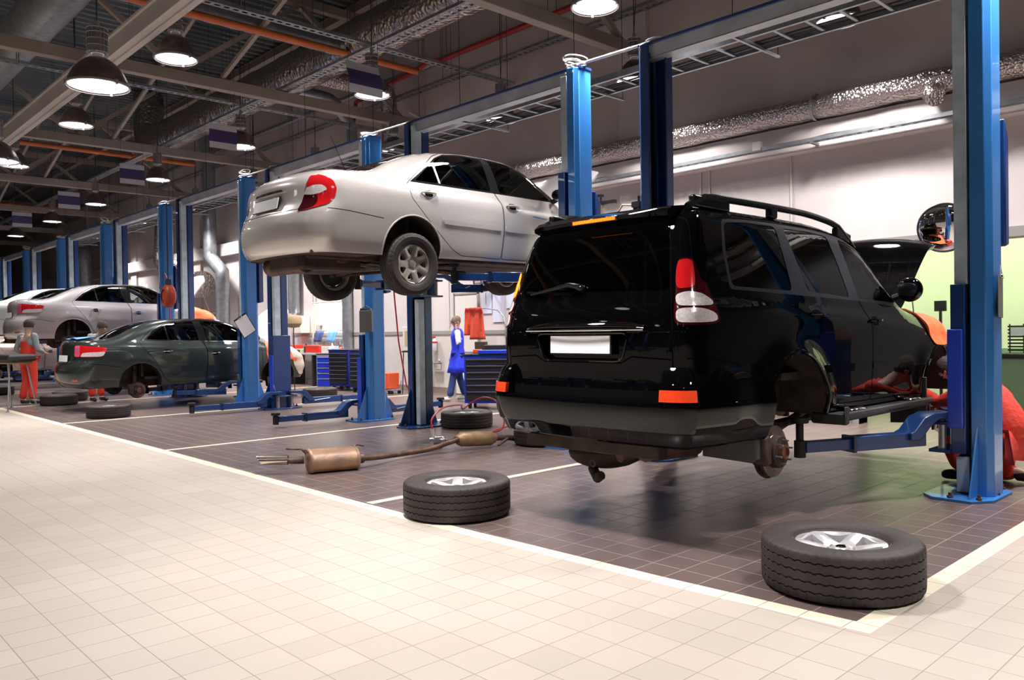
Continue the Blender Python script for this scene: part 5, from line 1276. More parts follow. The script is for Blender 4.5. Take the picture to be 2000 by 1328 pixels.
def make_lift(xr,xl,label,zr,padtop,pads,steelL=True,navyR=False,cover=False):
    t=thing('two_post_lift',label,'car lift',((xr+xl)/2,7.0,0)); 
    g=thing('tmp',None,None)  # geometry is written in hall coordinates, then shifted
    bpy.data.objects.remove(g)
    start=set(bpy.data.objects)
    column(t,xr,1,carz=zr,cover=cover); column(t,xl,-1,open_steel=steelL,carz=zr,cover=cover)
    m=MB(); m.bb(xl+.02,xr-.02,6.93,6.94,4.19,4.33); m.bb(xl+.02,xr-.02,6.93,7.07,4.185,4.195); m.build('crossbeam','beam_grey',t)
    m=MB(); m.bb(xl-.01,xr+.01,6.90,7.11,4.325,4.35); m.build('beam_cover','lift_dark',t)
    for x in(xl+.05,xr-.05,xr-.16):
        m=MB(); m.cyl((x,6.855,4.28),(x,6.845,4.28),.012,8); m.build('bolt','white_metal',t)
    for (px,py) in pads:
        right=px>(xr+xl)/2; piv=(xr-.36 if right else xl+.36, 6.87 if py<7 else 7.14)
        arm(t,piv,(px,py),zr+.10,padtop)
    # hydraulic cabinet on the outer back of the right post
    m=MB(); zc=1.95; m.prism([(7.15,zc),(7.24,zc+.02),(7.24,zc+.85),(7.15,zc+1.0)],'x',xr-.20,xr+.02); m.build('motor_cover','lift_dark',t,bevel=.01)
    for o in set(bpy.data.objects)-start:
        if o.parent==t: o.location=o.location-Vector((t.location.x,t.location.y,0))
    return t
LIFTS=[(-1.95,-5.28,'nearest blue two-post lift, holding the black off-road car',.36,.68,[(-2.87,5.62),(-2.8,8.1),(-4.3,5.62),(-4.3,8.1)],False),
 (-6.13,-9.48,'second blue two-post lift, holding the silver saloon high up',1.86,2.11,[(-7.0,5.75),(-7.0,7.9),(-8.5,5.45),(-8.5,7.9)],True),
 (-10.38,-13.75,'empty blue two-post lift with its arms resting near the floor',.02,.20,[(-10.8,5.50),(-10.9,8.6),(-13.53,5.38),(-13.3,8.6)],True),
 (-14.63,-17.96,'blue two-post lift holding the dark green saloon',.16,.40,[(-15.5,5.85),(-15.6,7.6),(-17.0,5.85),(-17.0,7.6)],True),
 (-18.80,-22.17,'blue two-post lift holding the light silver saloon',1.02,1.29,[(-19.9,5.85),(-19.9,7.6),(-21.3,5.85),(-21.3,7.6)],True),
 (-23.0,-26.4,'blue two-post lift holding the white car',1.13,1.40,[(-24.2,5.85),(-24.2,7.6),(-25.6,5.85),(-25.6,7.6)],True),
 (-27.2,-30.6,'seventh blue lift from the camera, over the beige car',.04,.25,[(-28.2,5.85),(-28.2,7.6),(-29.8,5.85),(-29.8,7.6)],True),
 (-31.4,-34.8,'eighth blue lift from the camera, bare far column pair',.04,.2,[(-32,5.5),(-34,5.5)],True),
 (-35.6,-39.0,'last blue lift at the far left end of the row',.04,.2,[(-36,5.5),(-38,5.5)],True)]
for a in LIFTS: make_lift(a[0],a[1],a[2],a[3],a[4],a[5],a[6],cover=(a[0] in(-1.95,-10.38)))
# conduits joining neighbouring lifts, and the cable coils on the post tops
for i in range(8):
    x0=LIFTS[i][1]; x1=LIFTS[i+1][0]; nm=['first and second','second and third','third and fourth','fourth and fifth','fifth and sixth','sixth and seventh','seventh and eighth','eighth and ninth'][i]
    m=MB(); m.tube([(x0+.1,6.98,4.37),(x1-.05,6.98,4.39)],.014 if i else .018,8); tag(m.build('conduit','pipe_white'),'white conduit bridging the tops of the %s lifts'%nm,'conduit')
    m=MB(); cx=x1-.12; P=[]
    for k in range(60):
        a=k*.42; r=.11+.03*math.sin(k*.7+i); P.append((cx+r*math.cos(a)*1.2,6.98+r*.8*math.sin(a),4.37+.02*math.sin(a*.9+i)+.0006*k+(.10*max(0,math.sin(a*.45)) if i%2==0 else 0)))
    m.tube(P,.008,6); tag(m.build('cable_coil','cream_cable'),'loose cream cable coil on top of the %s blue column'%['second lift right','third lift right','fourth lift right','fifth lift right','sixth lift right','seventh lift right','eighth lift right','ninth lift right'][i],'cable')
    if i<5:
        m=MB(); cx=x0+.15; P=[(cx+.10*math.cos(k*.5),6.98+.07*math.sin(k*.5),4.37+.01*k*.1+(.12*math.sin(k/13*PI)**2 if i==1 else 0)) for k in range(14)]; m.tube(P,.008,6); tag(m.build('cable_coil','cream_cable'),'thin cable loop on top of the %s column'%['dark near left','second lift left','third lift left','fourth lift left','fifth lift left'][i],'cable')
# ---------------------------------------------------------------- cars
off_roader(); saloon_high()
AV['dark_lens']='pink_lens'
gs=saloon_low('green_paint','dark green-grey saloon just off the floor on its lift, rear wheels removed',(-16.28,4.08,.2),hood=70,hood_paint='hood_white',hood_under='hood_white')
ss=saloon_low('silver_paint','light silver saloon raised behind the dark green one',(-20.6,4.12,1.09),hood=72,hood_paint='hood_white',hood_under='hood_white')
ws=saloon_low('white_paint','white car at the left edge, raised highest of the three',(-24.9,4.12,1.2),hood=62,hood_paint='hood_white',hood_under='hood_white')
bs=saloon_low('beige_paint','beige car low on the floor, seen under the raised silver one',(-29.0,4.3,.12))

# the facing row of lifts across the aisle, seen only in reflections
src=[o for o in bpy.data.objects if o.name=='two_post_lift.002'][0]
for x in(-1.9,-6.1,-10.3,-14.5):
    c=copy_tree(src); c.rotation_euler=(0,0,PI); c.location=(x-1.7,-7.6,0); c['label']='blue two-post lift in the facing row behind the viewpoint'; c['group']='lifts of the facing row'
# ---------------------------------------------------------------- people
def skin(name,nodes,edges,mat,parent,root,sub=2):
    """one continuous limbed surface grown from a skeleton"""
    keys=list(nodes); idx={k:i for i,k in enumerate(keys)}
    me=bpy.data.meshes.new(name); me.from_pydata([nodes[k][0] for k in keys],[(idx[a],idx[b]) for a,b in edges],[]); me.materials.append(M[mat])
    o=bpy.data.objects.new(name,me); COL.objects.link(o); o.parent=parent
    md=o.modifiers.new('skin','SKIN'); md.use_smooth_shade=True; md.branch_smoothing=.4
    for k in keys:
        d=me.skin_vertices[0].data[idx[k]]; r=nodes[k][1]; d.radius=(r,r) if not hasattr(r,'__len__') else r; d.use_root=(k==root)
    s=o.modifiers.new('sub','SUBSURF'); s.levels=sub; s.render_levels=sub
    return o
STAND=dict(pelvis=(0,0,.94),waist=(0,0,1.08),chest=(0,.01,1.27),neck=(0,0,1.45),head0=(0,.015,1.53),head1=(0,.03,1.60),head2=(0,.02,1.68),
 shL=(-.17,0,1.40),elL=(-.23,-.02,1.12),wrL=(-.24,.06,.88),shR=(.17,0,1.40),elR=(.23,-.02,1.12),wrR=(.24,.06,.88),
 hipL=(-.095,0,.88),knL=(-.10,.03,.49),anL=(-.10,-.02,.09),toL=(-.12,.13,.04),hipR=(.095,0,.88),knR=(.10,.03,.49),anR=(.10,-.02,.09),toR=(.12,.13,.04))
def person(label,loc,rz,over,outfit,scale=1.,face=(0,1,0),grip=.25):
    t=thing('person',label,'person',loc,rz); t.scale=(scale,)*3
    J={k:Vector(v) for k,v in {**STAND,**over}.items()}
    n={};R=dict(pelvis=.115,waist=.105,chest=.125,neck=.050,head0=.060,head1=.118,head2=.098,hipL=.085,hipR=.085)
    for s in'LR': R.update({'sh'+s:.060,'el'+s:.040,'wr'+s:.028,'kn'+s:.055,'an'+s:.038,'to'+s:.036})
    for k in R: n[k]=(J[k],R[k])
    e=[('pelvis','waist'),('waist','chest'),('chest','neck'),('neck','head0'),('head0','head1'),('head1','head2')]
    for s in'LR':
        e+=[('chest','sh'+s),('sh'+s,'el'+s),('el'+s,'wr'+s),('pelvis','hip'+s),('hip'+s,'kn'+s),('kn'+s,'an'+s),('an'+s,'to'+s)]
    body=skin('body',n,e,'skin',t,'pelvis')
    F=Vector(face).normalized(); up=(J['head2']-J['head0']).normalized(); side=F.cross(up).normalized(); H=J['head1']
    # hands: palm and five unequal, bent fingers
    for s in'LR':
        w=J['wr'+s]; d=(w-J['el'+s]).normalized(); a=F if abs(d.dot(F))<.85 else Vector((0,0,1)); sd=d.cross(a).normalized(); nn=sd.cross(d).normalized()
        hn={'w':(w,.026),'p':(w+d*.05,.030)}; he=[('w','p')]
        for i,(off,L) in enumerate(((-.030,.066),(-.010,.076),(.010,.070),(.030,.055))):
            b=w+d*.082+sd*off; k1=b+d*L*.5-nn*L*grip*.4; k2=k1+d*L*.38*(1-grip)-nn*L*.5*grip
            hn['a%d'%i]=(b,.0105); hn['b%d'%i]=(k1,.009); hn['c%d'%i]=(k2,.0075); he+=[('p','a%d'%i),('a%d'%i,'b%d'%i),('b%d'%i,'c%d'%i)]
        hn['t0']=(w+d*.045-sd*.035,.011); hn['t1']=(w+d*.075-sd*.055-nn*.015,.009); hn['t2']=(w+d*.10-sd*.058-nn*.03,.008); he+=[('p','t0'),('t0','t1'),('t1','t2')]
        skin('hand',hn,he,'skin',body,'w',1)
    def at(f,s_,u): return H+F*f+side*s_+up*u
    m=MB(); m.tube([at(.078,0,.025),at(.104,0,-.004),at(.094,0,-.016)],[.007,.014,.012],8); m.build('nose','skin',body)
    m=MB(); m.tube([at(.082,-.02,-.045),at(.092,0,-.043),at(.082,.02,-.045)],[.003,.006,.003],6); m.build('mouth','lip',body)
    for q in(-1,1):
        m=MB(); m.sphere(at(.078,q*.031,.018),.010,8,6); m.build('eye','eye_dark',body)
        m=MB(); m.sphere(at(.0,q*.088,-.005),(.012,.018,.030),8,6); m.build('ear','skin',body)
    # hair: shell over crown and back of the head
    m=MB(); hv=MB(); seg,ring=18,10; vs=[];fs=[]
    for i in range(ring+1):
        th=PI*.68*i/ring
        for k in range(seg):
            a=2*PI*k/seg; lf=math.cos(a); r=.104+.003*math.sin(5*a+i)
            th2=th*(1.0 if lf<.2 else 1-.42*(lf-.2))
            q=F*(math.sin(th2)*math.cos(a)*r*1.05)+side*(math.sin(th2)*math.sin(a)*r*.97)+up*(math.cos(th2)*r*1.08)
            vs.append(H+q+up*.022-F*.008)
    for i in range(ring):
        for k in range(seg): fs.append((i*seg+k,(i+1)*seg+k,(i+1)*seg+(k+1)%seg,i*seg+(k+1)%seg))
    m.add(vs,fs); m.build('hair',outfit['hair'],t)
    def grow(names,extra,mat,nm,root,edges,taper=None):
        nn_={}
        for k in names: nn_[k]=(J[k],R[k]+extra+(taper or {}).get(k,0))
        return skin(nm,nn_,edges,mat,t,root)
    arms=[('chest','shL'),('shL','elL'),('chest','shR'),('shR','elR')]; nm=['pelvis','waist','chest','neckb','shL','elL','shR','elR']
    J['neckb']=J['chest'].lerp(J['neck'],.72); R['neckb']=.078
    for s in'LR':
        J['wc'+s]=J['el'+s].lerp(J['wr'+s],outfit.get('sleeve',.9)); R['wc'+s]=.034
        J['ac'+s]=J['kn'+s].lerp(J['an'+s],.98); R['ac'+s]=.056
    J['shl']=J['shL'].lerp(J['chest'],.12);J['shr']=J['shR'].lerp(J['chest'],.12);R['shl']=R['shr']=.066
    grow(['waist','chest','neckb','shl','shr'],.030+outfit.get('puff',0),outfit['shirt'],'shirt','chest',[('waist','chest'),('chest','neckb'),('chest','shl'),('chest','shr')])
    for s in'LR':
        P=[J['sh'+s].lerp(J['chest'],.40),J['sh'+s],J['sh'+s].lerp(J['el'+s],.5),J['el'+s],J['el'+s].lerp(J['wc'+s],.5),J['wc'+s]]; rr=[.035,.060,.057,.050,.044,.038]; Q=[];Rr=[]
        for i in range(len(P)-1):
            p0,p1,p2,p3=P[max(i-1,0)],P[i],P[i+1],P[min(i+2,len(P)-1)]
            for k in range(5):
                u=k/5; Q.append(.5*((2*p1)+(p2-p0)*u+(2*p0-5*p1+4*p2-p3)*u*u+(p1*3-p0-p2*3+p3)*u**3)); Rr.append((rr[i]*(1-u)+rr[i+1]*u)*(1+.04*math.sin(len(Q)*1.9))+outfit.get('puff',0)*.5)
        Q.append(P[-1]);Rr.append(rr[-1]); m=MB(); m.tube(Q,Rr,14); m.build('sleeve',outfit['shirt'],t,angle=80)
    legs=[('pelvis','hipL'),('hipL','knL'),('knL','acL'),('pelvis','hipR'),('hipR','knR'),('knR','acR')]
    grow(['pelvis','hipL','knL','acL','hipR','knR','acR'],.022+outfit.get('puff',0),outfit['trousers'],'trousers','pelvis',legs)
    if outfit.get('bib'):
        J['b1']=J['waist'];R['b1']=.112;J['b2']=J['chest'].lerp(J['waist'],.1);R['b2']=.122
        J['b3']=J['chest'].lerp(J['neck'],.30);R['b3']=.112
        grow(['pelvis','b1','b2','b3'],.032+outfit.get('puff',0),outfit['bib'],'overall_bib','pelvis',[('pelvis','b1'),('b1','b2'),('b2','b3')])
    if outfit.get('smock'):
        m=MB(); vs=[];fs=[];N=28; prof=[(1.475,.075,.07,.0),(1.455,.15,.085,.0),(1.40,.205,.115,.0),(1.30,.195,.135,.01),(1.20,.18,.13,.0),(1.08,.165,.125,0),(.96,.195,.15,0),(.84,.22,.17,0),(.70,.235,.19,.01),(.58,.25,.205,.02)]
        for i,(z,rx,ry,oy) in enumerate(prof):
            for k in range(N):
                a=2*PI*k/N; w_=1+.05*max(0,(1.1-z))*2*math.sin(6*a+i*.3); vs.append((rx*w_*math.cos(a),oy+ry*w_*math.sin(a),z))
        for i in range(len(prof)-1):
            for k in range(N): fs.append((i*N+k,i*N+(k+1)%N,(i+1)*N+(k+1)%N,(i+1)*N+k))
        m.add(vs,fs); o=m.build('smock',outfit['smock'],t,angle=80); q=o.modifiers.new('thick','SOLIDIFY'); q.thickness=.012
    for s in'LR':
        a,b=J['an'+s],J['to'+s]; d=(b-a); d.z=0; d=d.normalized() if d.length>.02 else Vector((0,1,0)); c=a.lerp(b,.45)
        skin('shoe',{'h':(a+Vector((0,0,-.035))-d*.03,.048),'m':(c+Vector((0,0,-.005)),.048),'t':(b+d*.04,.040)},[('h','m'),('m','t')],outfit['shoe'],t,'m',1)
    return t,J
RED=dict(hair='hair_dark',shirt='shirt_grey',trousers='overall_red',bib='overall_red',shoe='shoe_black')
person('person in red bib overalls standing with their back turned at the left edge',(-18.65,4.12,0),math.radians(28),dict(wrL=(-.30,.14,.98),elL=(-.27,-.03,1.13),wrR=(.14,.24,1.05),elR=(.24,.02,1.12),anL=(-.13,-.05,.09),toL=(-.15,.10,.04)),RED,1.0,face=(-.75,.6,.0))
person('person in red overalls bending forward behind the dark green car boot',(-18.15,5.25,0),math.radians(-75),dict(pelvis=(0,-.12,.92),waist=(0,-.05,1.06),chest=(0,.06,1.24),neck=(0,.16,1.39),head0=(0,.20,1.45),head1=(0,.24,1.51),head2=(0,.24,1.59),shL=(-.17,.10,1.34),shR=(.17,.10,1.34),elL=(-.22,.24,1.10),elR=(.22,.24,1.10),wrL=(-.14,.42,.98),wrR=(.14,.42,.98)),RED,1.02,face=(0,.9,-.35))
person('person in a blue smock and jeans walking by the wall, one hand at the ear',(-12.05,9.95,0),math.radians(140),dict(elL=(-.27,-.02,1.17),wrL=(-.155,.02,1.44),elR=(.21,.04,1.13),wrR=(.18,.14,.92),knL=(-.10,.10,.49),anL=(-.11,.18,.08),toL=(-.12,.33,.04),knR=(.09,-.02,.49),anR=(.12,-.14,.10),toR=(.13,.0,.04),head1=(.0,.04,1.60)),dict(hair='hair_brown',shirt='shirt_white',trousers='jeans',smock='coat_blue',shoe='shoe_light',sleeve=.95),.95,face=(0,1,-.25),grip=.6)
person('person in orange-red overalls crouching behind the nearest blue column',(-2.27,7.66,0),math.radians(78),
 dict(pelvis=(0,-.26,.36),waist=(0,-.24,.52),chest=(0,-.06,.72),neck=(0,.12,.84),head0=(0,.19,.87),head1=(0,.25,.92),head2=(0,.25,.995),shL=(-.18,-.02,.80),shR=(.18,-.02,.80),elL=(-.22,.22,.66),elR=(.22,.20,.62),wrL=(-.10,.46,.74),wrR=(.10,.46,.66),hipL=(-.10,-.22,.34),hipR=(.10,-.22,.34),knL=(-.16,.22,.44),anL=(-.16,.05,.09),toL=(-.17,.20,.04),knR=(.16,.20,.075),anR=(.16,-.22,.09),toR=(.17,-.33,.05)),
 dict(hair='hair_dark',shirt='overall_red',trousers='overall_red',bib='overall_red',shoe='shoe_black',sleeve=.85,puff=.008),1.02,face=(0,.95,-.3),grip=.7)
# ---------------------------------------------------------------- wheels lying on the floor
def wheel_thing(label,R,W,Rb,style,loc,rz,tread=True,seg=288,group=None):
    t=thing('wheel',label,'wheel',(loc[0],loc[1],W/2),rz,group=group); wheel_parts(t,R,W,Rb,style,seg=seg,tread=tread); return t
wA=wheel_thing('large black tyre with a silver six-spoke rim lying nearest, at the front floor corner',.398,.265,.225,'six',(-1.883,4.12),.55)
wB=copy_tree(wA); wB.location=(-4.664,3.82,.1325); wB.rotation_euler=(0,0,1.36); wB['label']='large tyre with six-spoke silver rim lying on the bay line left of the black car'
wD=copy_tree(wA); wD.location=(-6.72,6.84,.1325); wD.rotation_euler=(0,0,.2); wD['label']='tyre lying under the black car rear bumper, left end of it'; wD.scale=(.88,.88,.95)
wC=wheel_thing('tyre with the red air hose looped over it, behind the muffler',.365,.225,.205,'five',(-8.75,7.37),.3,seg=192)
for (x,y,z,l,s) in((-14.95,8.62,.1,'tyre lying alone in front of the blue tool cabinets',.96),(-14.54,4.38,0,'tyre lying behind the dark green car tail, nearest of the left group',.93),(-18.0,4.5,0,'tyre lying behind the slanting table leg at the left',.92),(-18.95,4.95,0,'tyre half hidden behind another beside the person in red',.92),(-22.45,4.31,0,'tyre cut by the left edge of the photo',.92)):
    c=copy_tree(wC); c.location=(x,y,.1125*s); c.scale=(s,s,s); c.rotation_euler=(0,0,x*3); c['label']=l
# ---------------------------------------------------------------- exhaust lying on the floor
t=thing('exhaust_system','rusty car exhaust with a tan muffler and bent pipe lying on the dark tiles','exhaust',(0,0,0))
A=Vector((-7.08,3.93,.155)); Bv=Vector((-6.94,4.40,.15)); d=(Bv-A).normalized(); an=math.atan2(d.y,d.x)
m=MB(); L=(Bv-A).length; prof=[(.0,.0),(.07,.0),(.085,.012),(.09,.025),(.082,.03)]
vs=[];fs=[];st=[(0,.80),(.004,.93),(.012,1.0),(.03,1.02),(.032,.97)]+[(x,.97+.008*math.sin(x*40)) for x in np.linspace(.06,L-.06,9)]+[(L-.032,.97),(L-.03,1.02),(L-.012,1.0),(L-.004,.93),(L,.80)]
sg=30
for x,k in st:
    for j in range(sg):
        a=2*PI*j/sg; c,s=math.cos(a),math.sin(a); px=.165*k*(abs(c)**.85)*(1 if c>0 else -1); pz=.112*k*(abs(s)**.85)*(1 if s>0 else -1); vs.append((x,px,pz))
for i in range(len(st)-1):
    for j in range(sg): fs.append((i*sg+j,i*sg+(j+1)%sg,(i+1)*sg+(j+1)%sg,(i+1)*sg+j))
fs+=[tuple(range(sg))[::-1],tuple(range((len(st)-1)*sg,len(st)*sg))]; m.add(vs,fs)
mu=m.build('muffler','muffler',t,angle=50,loc=A+Vector((0,0,-.045)),rot=(.12,0,an))
e=lambda p:tuple(p)
m=MB(); P0=A-d*.02+Vector((-.03,0,-.03)); m.tube([P0,P0-d*.10+Vector((-.03,0,-.01)),P0-d*.14+Vector((-.05,0,0))],[.04,.028,.028],12); m.build('inlet_neck','pipe_rust',t)
m=MB(); T0=P0-d*.13+Vector((-.045,0,0)); T1=T0-d*.22+Vector((-.10,0,.005)); dd=(T1-T0).normalized()
u=dd.cross(Vector((0,0,1))).normalized(); w=u.cross(dd); vs=[];n=20
for r,sh_ in((.047,0),(.047,1),(.043,1),(.040,0)):
    for k in range(n):
        a=2*PI*k/n; off=u*math.cos(a)*r+w*math.sin(a)*r; vs.append((T0 if sh_==0 else T1+dd*(.035*math.sin(a)))+off)
fs=[(i*n+k,i*n+(k+1)%n,(i+1)*n+(k+1)%n,(i+1)*n+k) for i in range(3) for k in range(n)]; m.add(vs,fs); m.build('tail_pipe_tip','tip_steel',t,angle=40)
m=MB(); q=A+Vector((-.06,-.03,.07)); m.tube([A+Vector((-.06,.02,.02)),q,q+Vector((-.10,-.06,.0)),q+Vector((-.16,-.08,0))],.009,8); m.tube([A+Vector((.05,.02,.02)),A+Vector((.03,-.04,.07)),q],.009,8); m.tube([Bv+Vector((-.08,0,.04)),Bv+Vector((-.10,.07,.07)),Bv+Vector((-.02,.09,.06))],.009,8); m.build('hanger_rod','pipe_rust',t)
m=MB(); pp=[Bv+Vector((.04,-.01,-.05)),Vector((-6.92,4.66,.085)),Vector((-7.05,5.0,.06)),Vector((-7.08,5.35,.06))]+bend((-7.08,5.35,.06),(-7.08,5.52,.07),(-7.0,5.66,.13),.1)+[Vector((-6.98,5.74,.14)),Vector((-7.04,5.78,.14))]; m.tube(pp,.030,12); m.tube([Bv+Vector((.04,-.01,-.05)),Bv+Vector((.045,.04,-.05))],.05,12); m.build('pipe','pipe_rust',t)
m=MB(); R0=Vector((-7.05,5.76,.135)); R1=Vector((-6.98,6.32,.10)); q=(R1-R0); m.tube([R0,R0+q*.06,R0+q*.14,R0+q*.5,R0+q*.86,R0+q*.94,R1],[.034,.06,.082,.086,.082,.06,.034],20); m.build('resonator','resonator',t)
m=MB(); m.tube([R1,R1+q*.3,Vector((-6.93,6.72,.05))],.032,12); m.prism([(0,0),(.10,0),(.13,.10),(.10,.04)],'x',-6.87,-6.86); m.box((-6.90,6.36,.06),(.03,.16,.02),(.5,.3,0)); m.build('flange','pipe_rust',t)
t=thing('impact_wrench','silver air impact wrench standing on the floor by the exhaust','tool',(-7.42,5.80,0),.6)
m=MB(); m.tube([(-.09,0,.09),(-.03,0,.09),(.06,0,.09),(.09,0,.09)],[.03,.045,.045,.03],14); m.tube([(.09,0,.09),(.12,0,.09)],.018,10); b=m.build('body','gun_steel',t); m=MB(); m.tube([(-.04,0,.09),(-.06,.0,.16),(-.065,.0,.22)],[.028,.022,.024],12); m.build('handle','white_metal',t); m=MB(); m.cyl((0,0,.0),(0,0,.05),.05,14); m.build('base_cap','gun_steel',t)
m=MB(); P=[(-7.46,5.76,.22),(-7.52,5.80,.33),(-7.75,6.15,.42),(-8.2,6.8,.38),(-8.6,7.15,.30),(-8.62,7.2,.27),(-8.55,7.3,.36),(-8.3,7.3,.44),(-8.05,7.3,.40),(-7.85,7.25,.22),(-7.8,7.15,.05),(-7.95,6.9,.02),(-8.1,6.7,.015),(-7.7,6.5,.012),(-7.5,6.6,.012),(-7.9,7.0,.012),(-8.4,8.0,.012),(-9.0,9.6,.012)]
Q=[Vector(p) for p in P]; S=[]
for i in range(len(Q)-1):
    p0,p1,p2,p3=Q[max(i-1,0)],Q[i],Q[i+1],Q[min(i+2,len(Q)-1)]
    for k in range(8):
        s=k/8; S.append(.5*((2*p1)+(p2-p0)*s+(2*p0-5*p1+4*p2-p3)*s*s+(3*p1-p0-3*p2+p3)*s**3))
m.tube([(a.x,a.y,max(a.z,.012)) for a in S],.010,8); tag(m.build('air_hose','hose_red'),'red air hose looping over a tyre to the impact wrench','hose')
m=MB(); m.tube([(-10.4,7.3,2.2),(-10.55,7.5,1.2),(-10.5,7.6,.5),(-10.2,7.8,.02),(-9.9,7.5,.012),(-9.75,7.15,.012),(-9.6,7.0,.012)],.012,8); tag(m.build('air_hose','hose_red'),'thin dark red hose hanging beside the empty lift and trailing on the floor','hose')
# spiral hose and reel
m=MB(); m.tube([(-14.25+.055*math.cos(k*.55)*(.6+.4*math.sin(k*.013)),7.25+.055*math.sin(k*.55),2.95-.0088*k) for k in range(170)],.009,6); m.tube([(-14.25+.06*math.cos(k*.9),7.25+.06*math.sin(k*.9),1.42-.009*k) for k in range(115)],.014,6); m.cyl((-14.25,7.25,2.9),(-14.25,7.25,4.4),.006,5); m.sphere((-14.25,7.25,.36),(.05,.05,.05),10,6)
tag(m.build('spiral_hose','hose_red'),'red coiled air hose hanging beside the bright blue column','hose')
t=thing('hose_reel','round red hose reel hung between two blue columns','hose reel',(-18.6,6.92,2.24))
m=MB(); m.lathe([(0,-.09),(.22,-.09),(.26,-.06),(.26,.06),(.22,.09),(0,.09)],axis='y',seg=32); m.lathe([(.16,-.11),(.20,-.10),(.20,-.09)],axis='y',seg=24); m.build('drum','reel_red',t,bevel=.01)
m=MB(); m.box((0,0,.32),(.08,.1,.12)); m.cyl((0,0,.38),(0,0,2.1),.012,8); m.build('bracket','tray_dark',t); m=MB(); m.tube([(-.28,-.02,-.05),(-.38,-.05,.2),(-.3,-.05,.48),(-.1,-.03,.52),(.0,-.02,.38)],.012,8); m.tube([(.1,-.02,-.28),(.12,-.02,-.8),(.10,0,-1.5)],.012,8); m.build('hose','hose_red',t)
# clipboards, control box
def clipboard(label,loc,rot,mat,w=.24,h=.34,paper=True):
    t=thing('clipboard',label,'clipboard',loc); t.rotation_euler=rot
    m=MB(); m.box((0,0,0),(w,.006,h)); m.build('board',mat,t,bevel=.003)
    if paper: m=MB(); m.box((0,-.005,-.01),(w*.92,.002,h*.9)); m.build('sheet','paper',t)
    m=MB(); m.box((0,-.012,h/2-.015),(.09,.02,.028)); m.build('clip','chrome',t,bevel=.004); m=MB(); m.tube([(-.05,-.01,h/2-.02),(0,0,h/2+.07),(.05,-.01,h/2-.02)],.003,5); m.build('wire','galv',t); return t
clipboard('white sheet on a clipboard hanging tilted from the bright blue column',(-14.50,6.80,1.52),(0,math.radians(-32),math.radians(38)),'black_trim',.29,.40)
clipboard('dark clipboard seen edge-on at the right side of the nearest blue column',(-1.93,7.0,1.56),(0,math.radians(2),math.radians(98)),'clip_grey',.24,.33,False)
t=thing('control_box','dark control box with a silver top fixed to the empty lift column','control box',(-10.33,6.76,1.52),.75)
m=MB(); m.box((0,0,0),(.19,.12,.33)); m.build('housing','clip_grey',t,bevel=.01); m=MB(); m.box((0,-.01,.18),(.16,.09,.03)); m.tube([(-.06,0,.19),(0,-.02,.24),(.06,0,.20)],.008,6); m.build('switch_panel','chrome',t)
# convex mirrors
def cmirror(label,loc,r,yaw_,wall):
    t=thing('convex_mirror',label,'mirror',loc); t.rotation_euler=(math.radians(100),0,yaw_)
    m=MB(); m.lathe([(r*math.sin(a),.30*r*math.cos(a)-.30*r*math.cos(1.25)) for a in np.linspace(0.001,1.25,14)],seg=48); 
    k=1/math.sin(1.25); m=MB(); m.lathe([(r*math.sin(a)*k,.30*r*(math.cos(a)-math.cos(1.25))) for a in np.linspace(0.001,1.25,16)],seg=48); m.build('mirror_glass','mirror',t,angle=80)
    m=MB(); m.lathe([(r,-.01),(r+.012,0),(r+.006,.012),(r-.004,.008)],seg=48,closed=True); m.lathe([(0,-.03),(r,-.01)],seg=32); m.build('rim','tray_dark',t)
    m=MB(); m.tube([(0,0,-.03),(0,0,-.03-wall)],.015,8); m.build('wall_arm','galv',t); return t
cmirror('round convex mirror beside the nearest blue column, reflecting the floor',(-3.19,9.6,2.41),.262,math.radians(18),1.4)
cmirror('small round mirror low under the silver car lift arm',(-12.18,10.75,2.34),.20,math.radians(40),.2)
# cloth covers on the wings
def drape(sh,poly,offs,name,mat,label,car_loc,sd=1,xin=.0):
    """cloth hugging the body side, with a soft fold pattern"""
    o=sh.slab(poly,'side',lambda a,b: .016+.008*np.sin(a*23+b*5)+.006*np.sin(b*31),name,mat,None,step=.035,sd=sd,base=.004); o.location=car_loc; return tag(o,label,'cover')
sv=shell('suv'); av=shell('avensis')
drape(sv,rnd([(3.63,1.24),(3.68,1.14),(3.74,1.0),(3.78,.90),(4.0,.885),(4.45,.89),(4.55,1.0),(4.5,1.12),(4.2,1.16),(3.9,1.20)],.04),0,'wing_cover','cloth_orange','orange protective cloth over the front wing of the black car',(-3.57,3.97,.27))
drape(av,rnd([(3.60,.99),(3.58,.80),(3.62,.58),(3.9,.66),(4.15,.62),(4.25,.56),(4.3,.8),(4.25,.88),(3.9,.95)],.04),0,'wing_cover','cloth_orange','orange cloth over the front wing of the dark green car',(-16.28,4.08,.2))
drape(av,rnd([(4.10,.91),(4.16,.70),(4.20,.48),(4.32,.28),(4.50,.30),(4.53,.60),(4.45,.80)],.04),0,'nose_cover','cloth_beige','beige cloth hanging over the nose of the dark green car',(-16.28,4.08,.22))
drape(av,rnd([(3.60,.99),(3.58,.80),(3.66,.62),(3.9,.68),(4.25,.62),(4.4,.75),(4.25,.88),(3.9,.95)],.04),0,'wing_cover','cloth_orange','orange cloth over the front wing of the light silver car',(-20.6,4.12,1.09))
m=MB(); sx=np.linspace(-.50,.22,10); sy=np.linspace(.25,.56,6); vs=[];fs=[]
for y in sy:
    for x in sx: vs.append((x,y,float(av.B.up([x],[y])[0])+.012+.012*math.sin(x*14+y*9)))
n=len(sx)
for j in range(len(sy)-1):
    for i in range(n-1): fs.append((j*n+i,j*n+i+1,(j+1)*n+i+1,(j+1)*n+i))
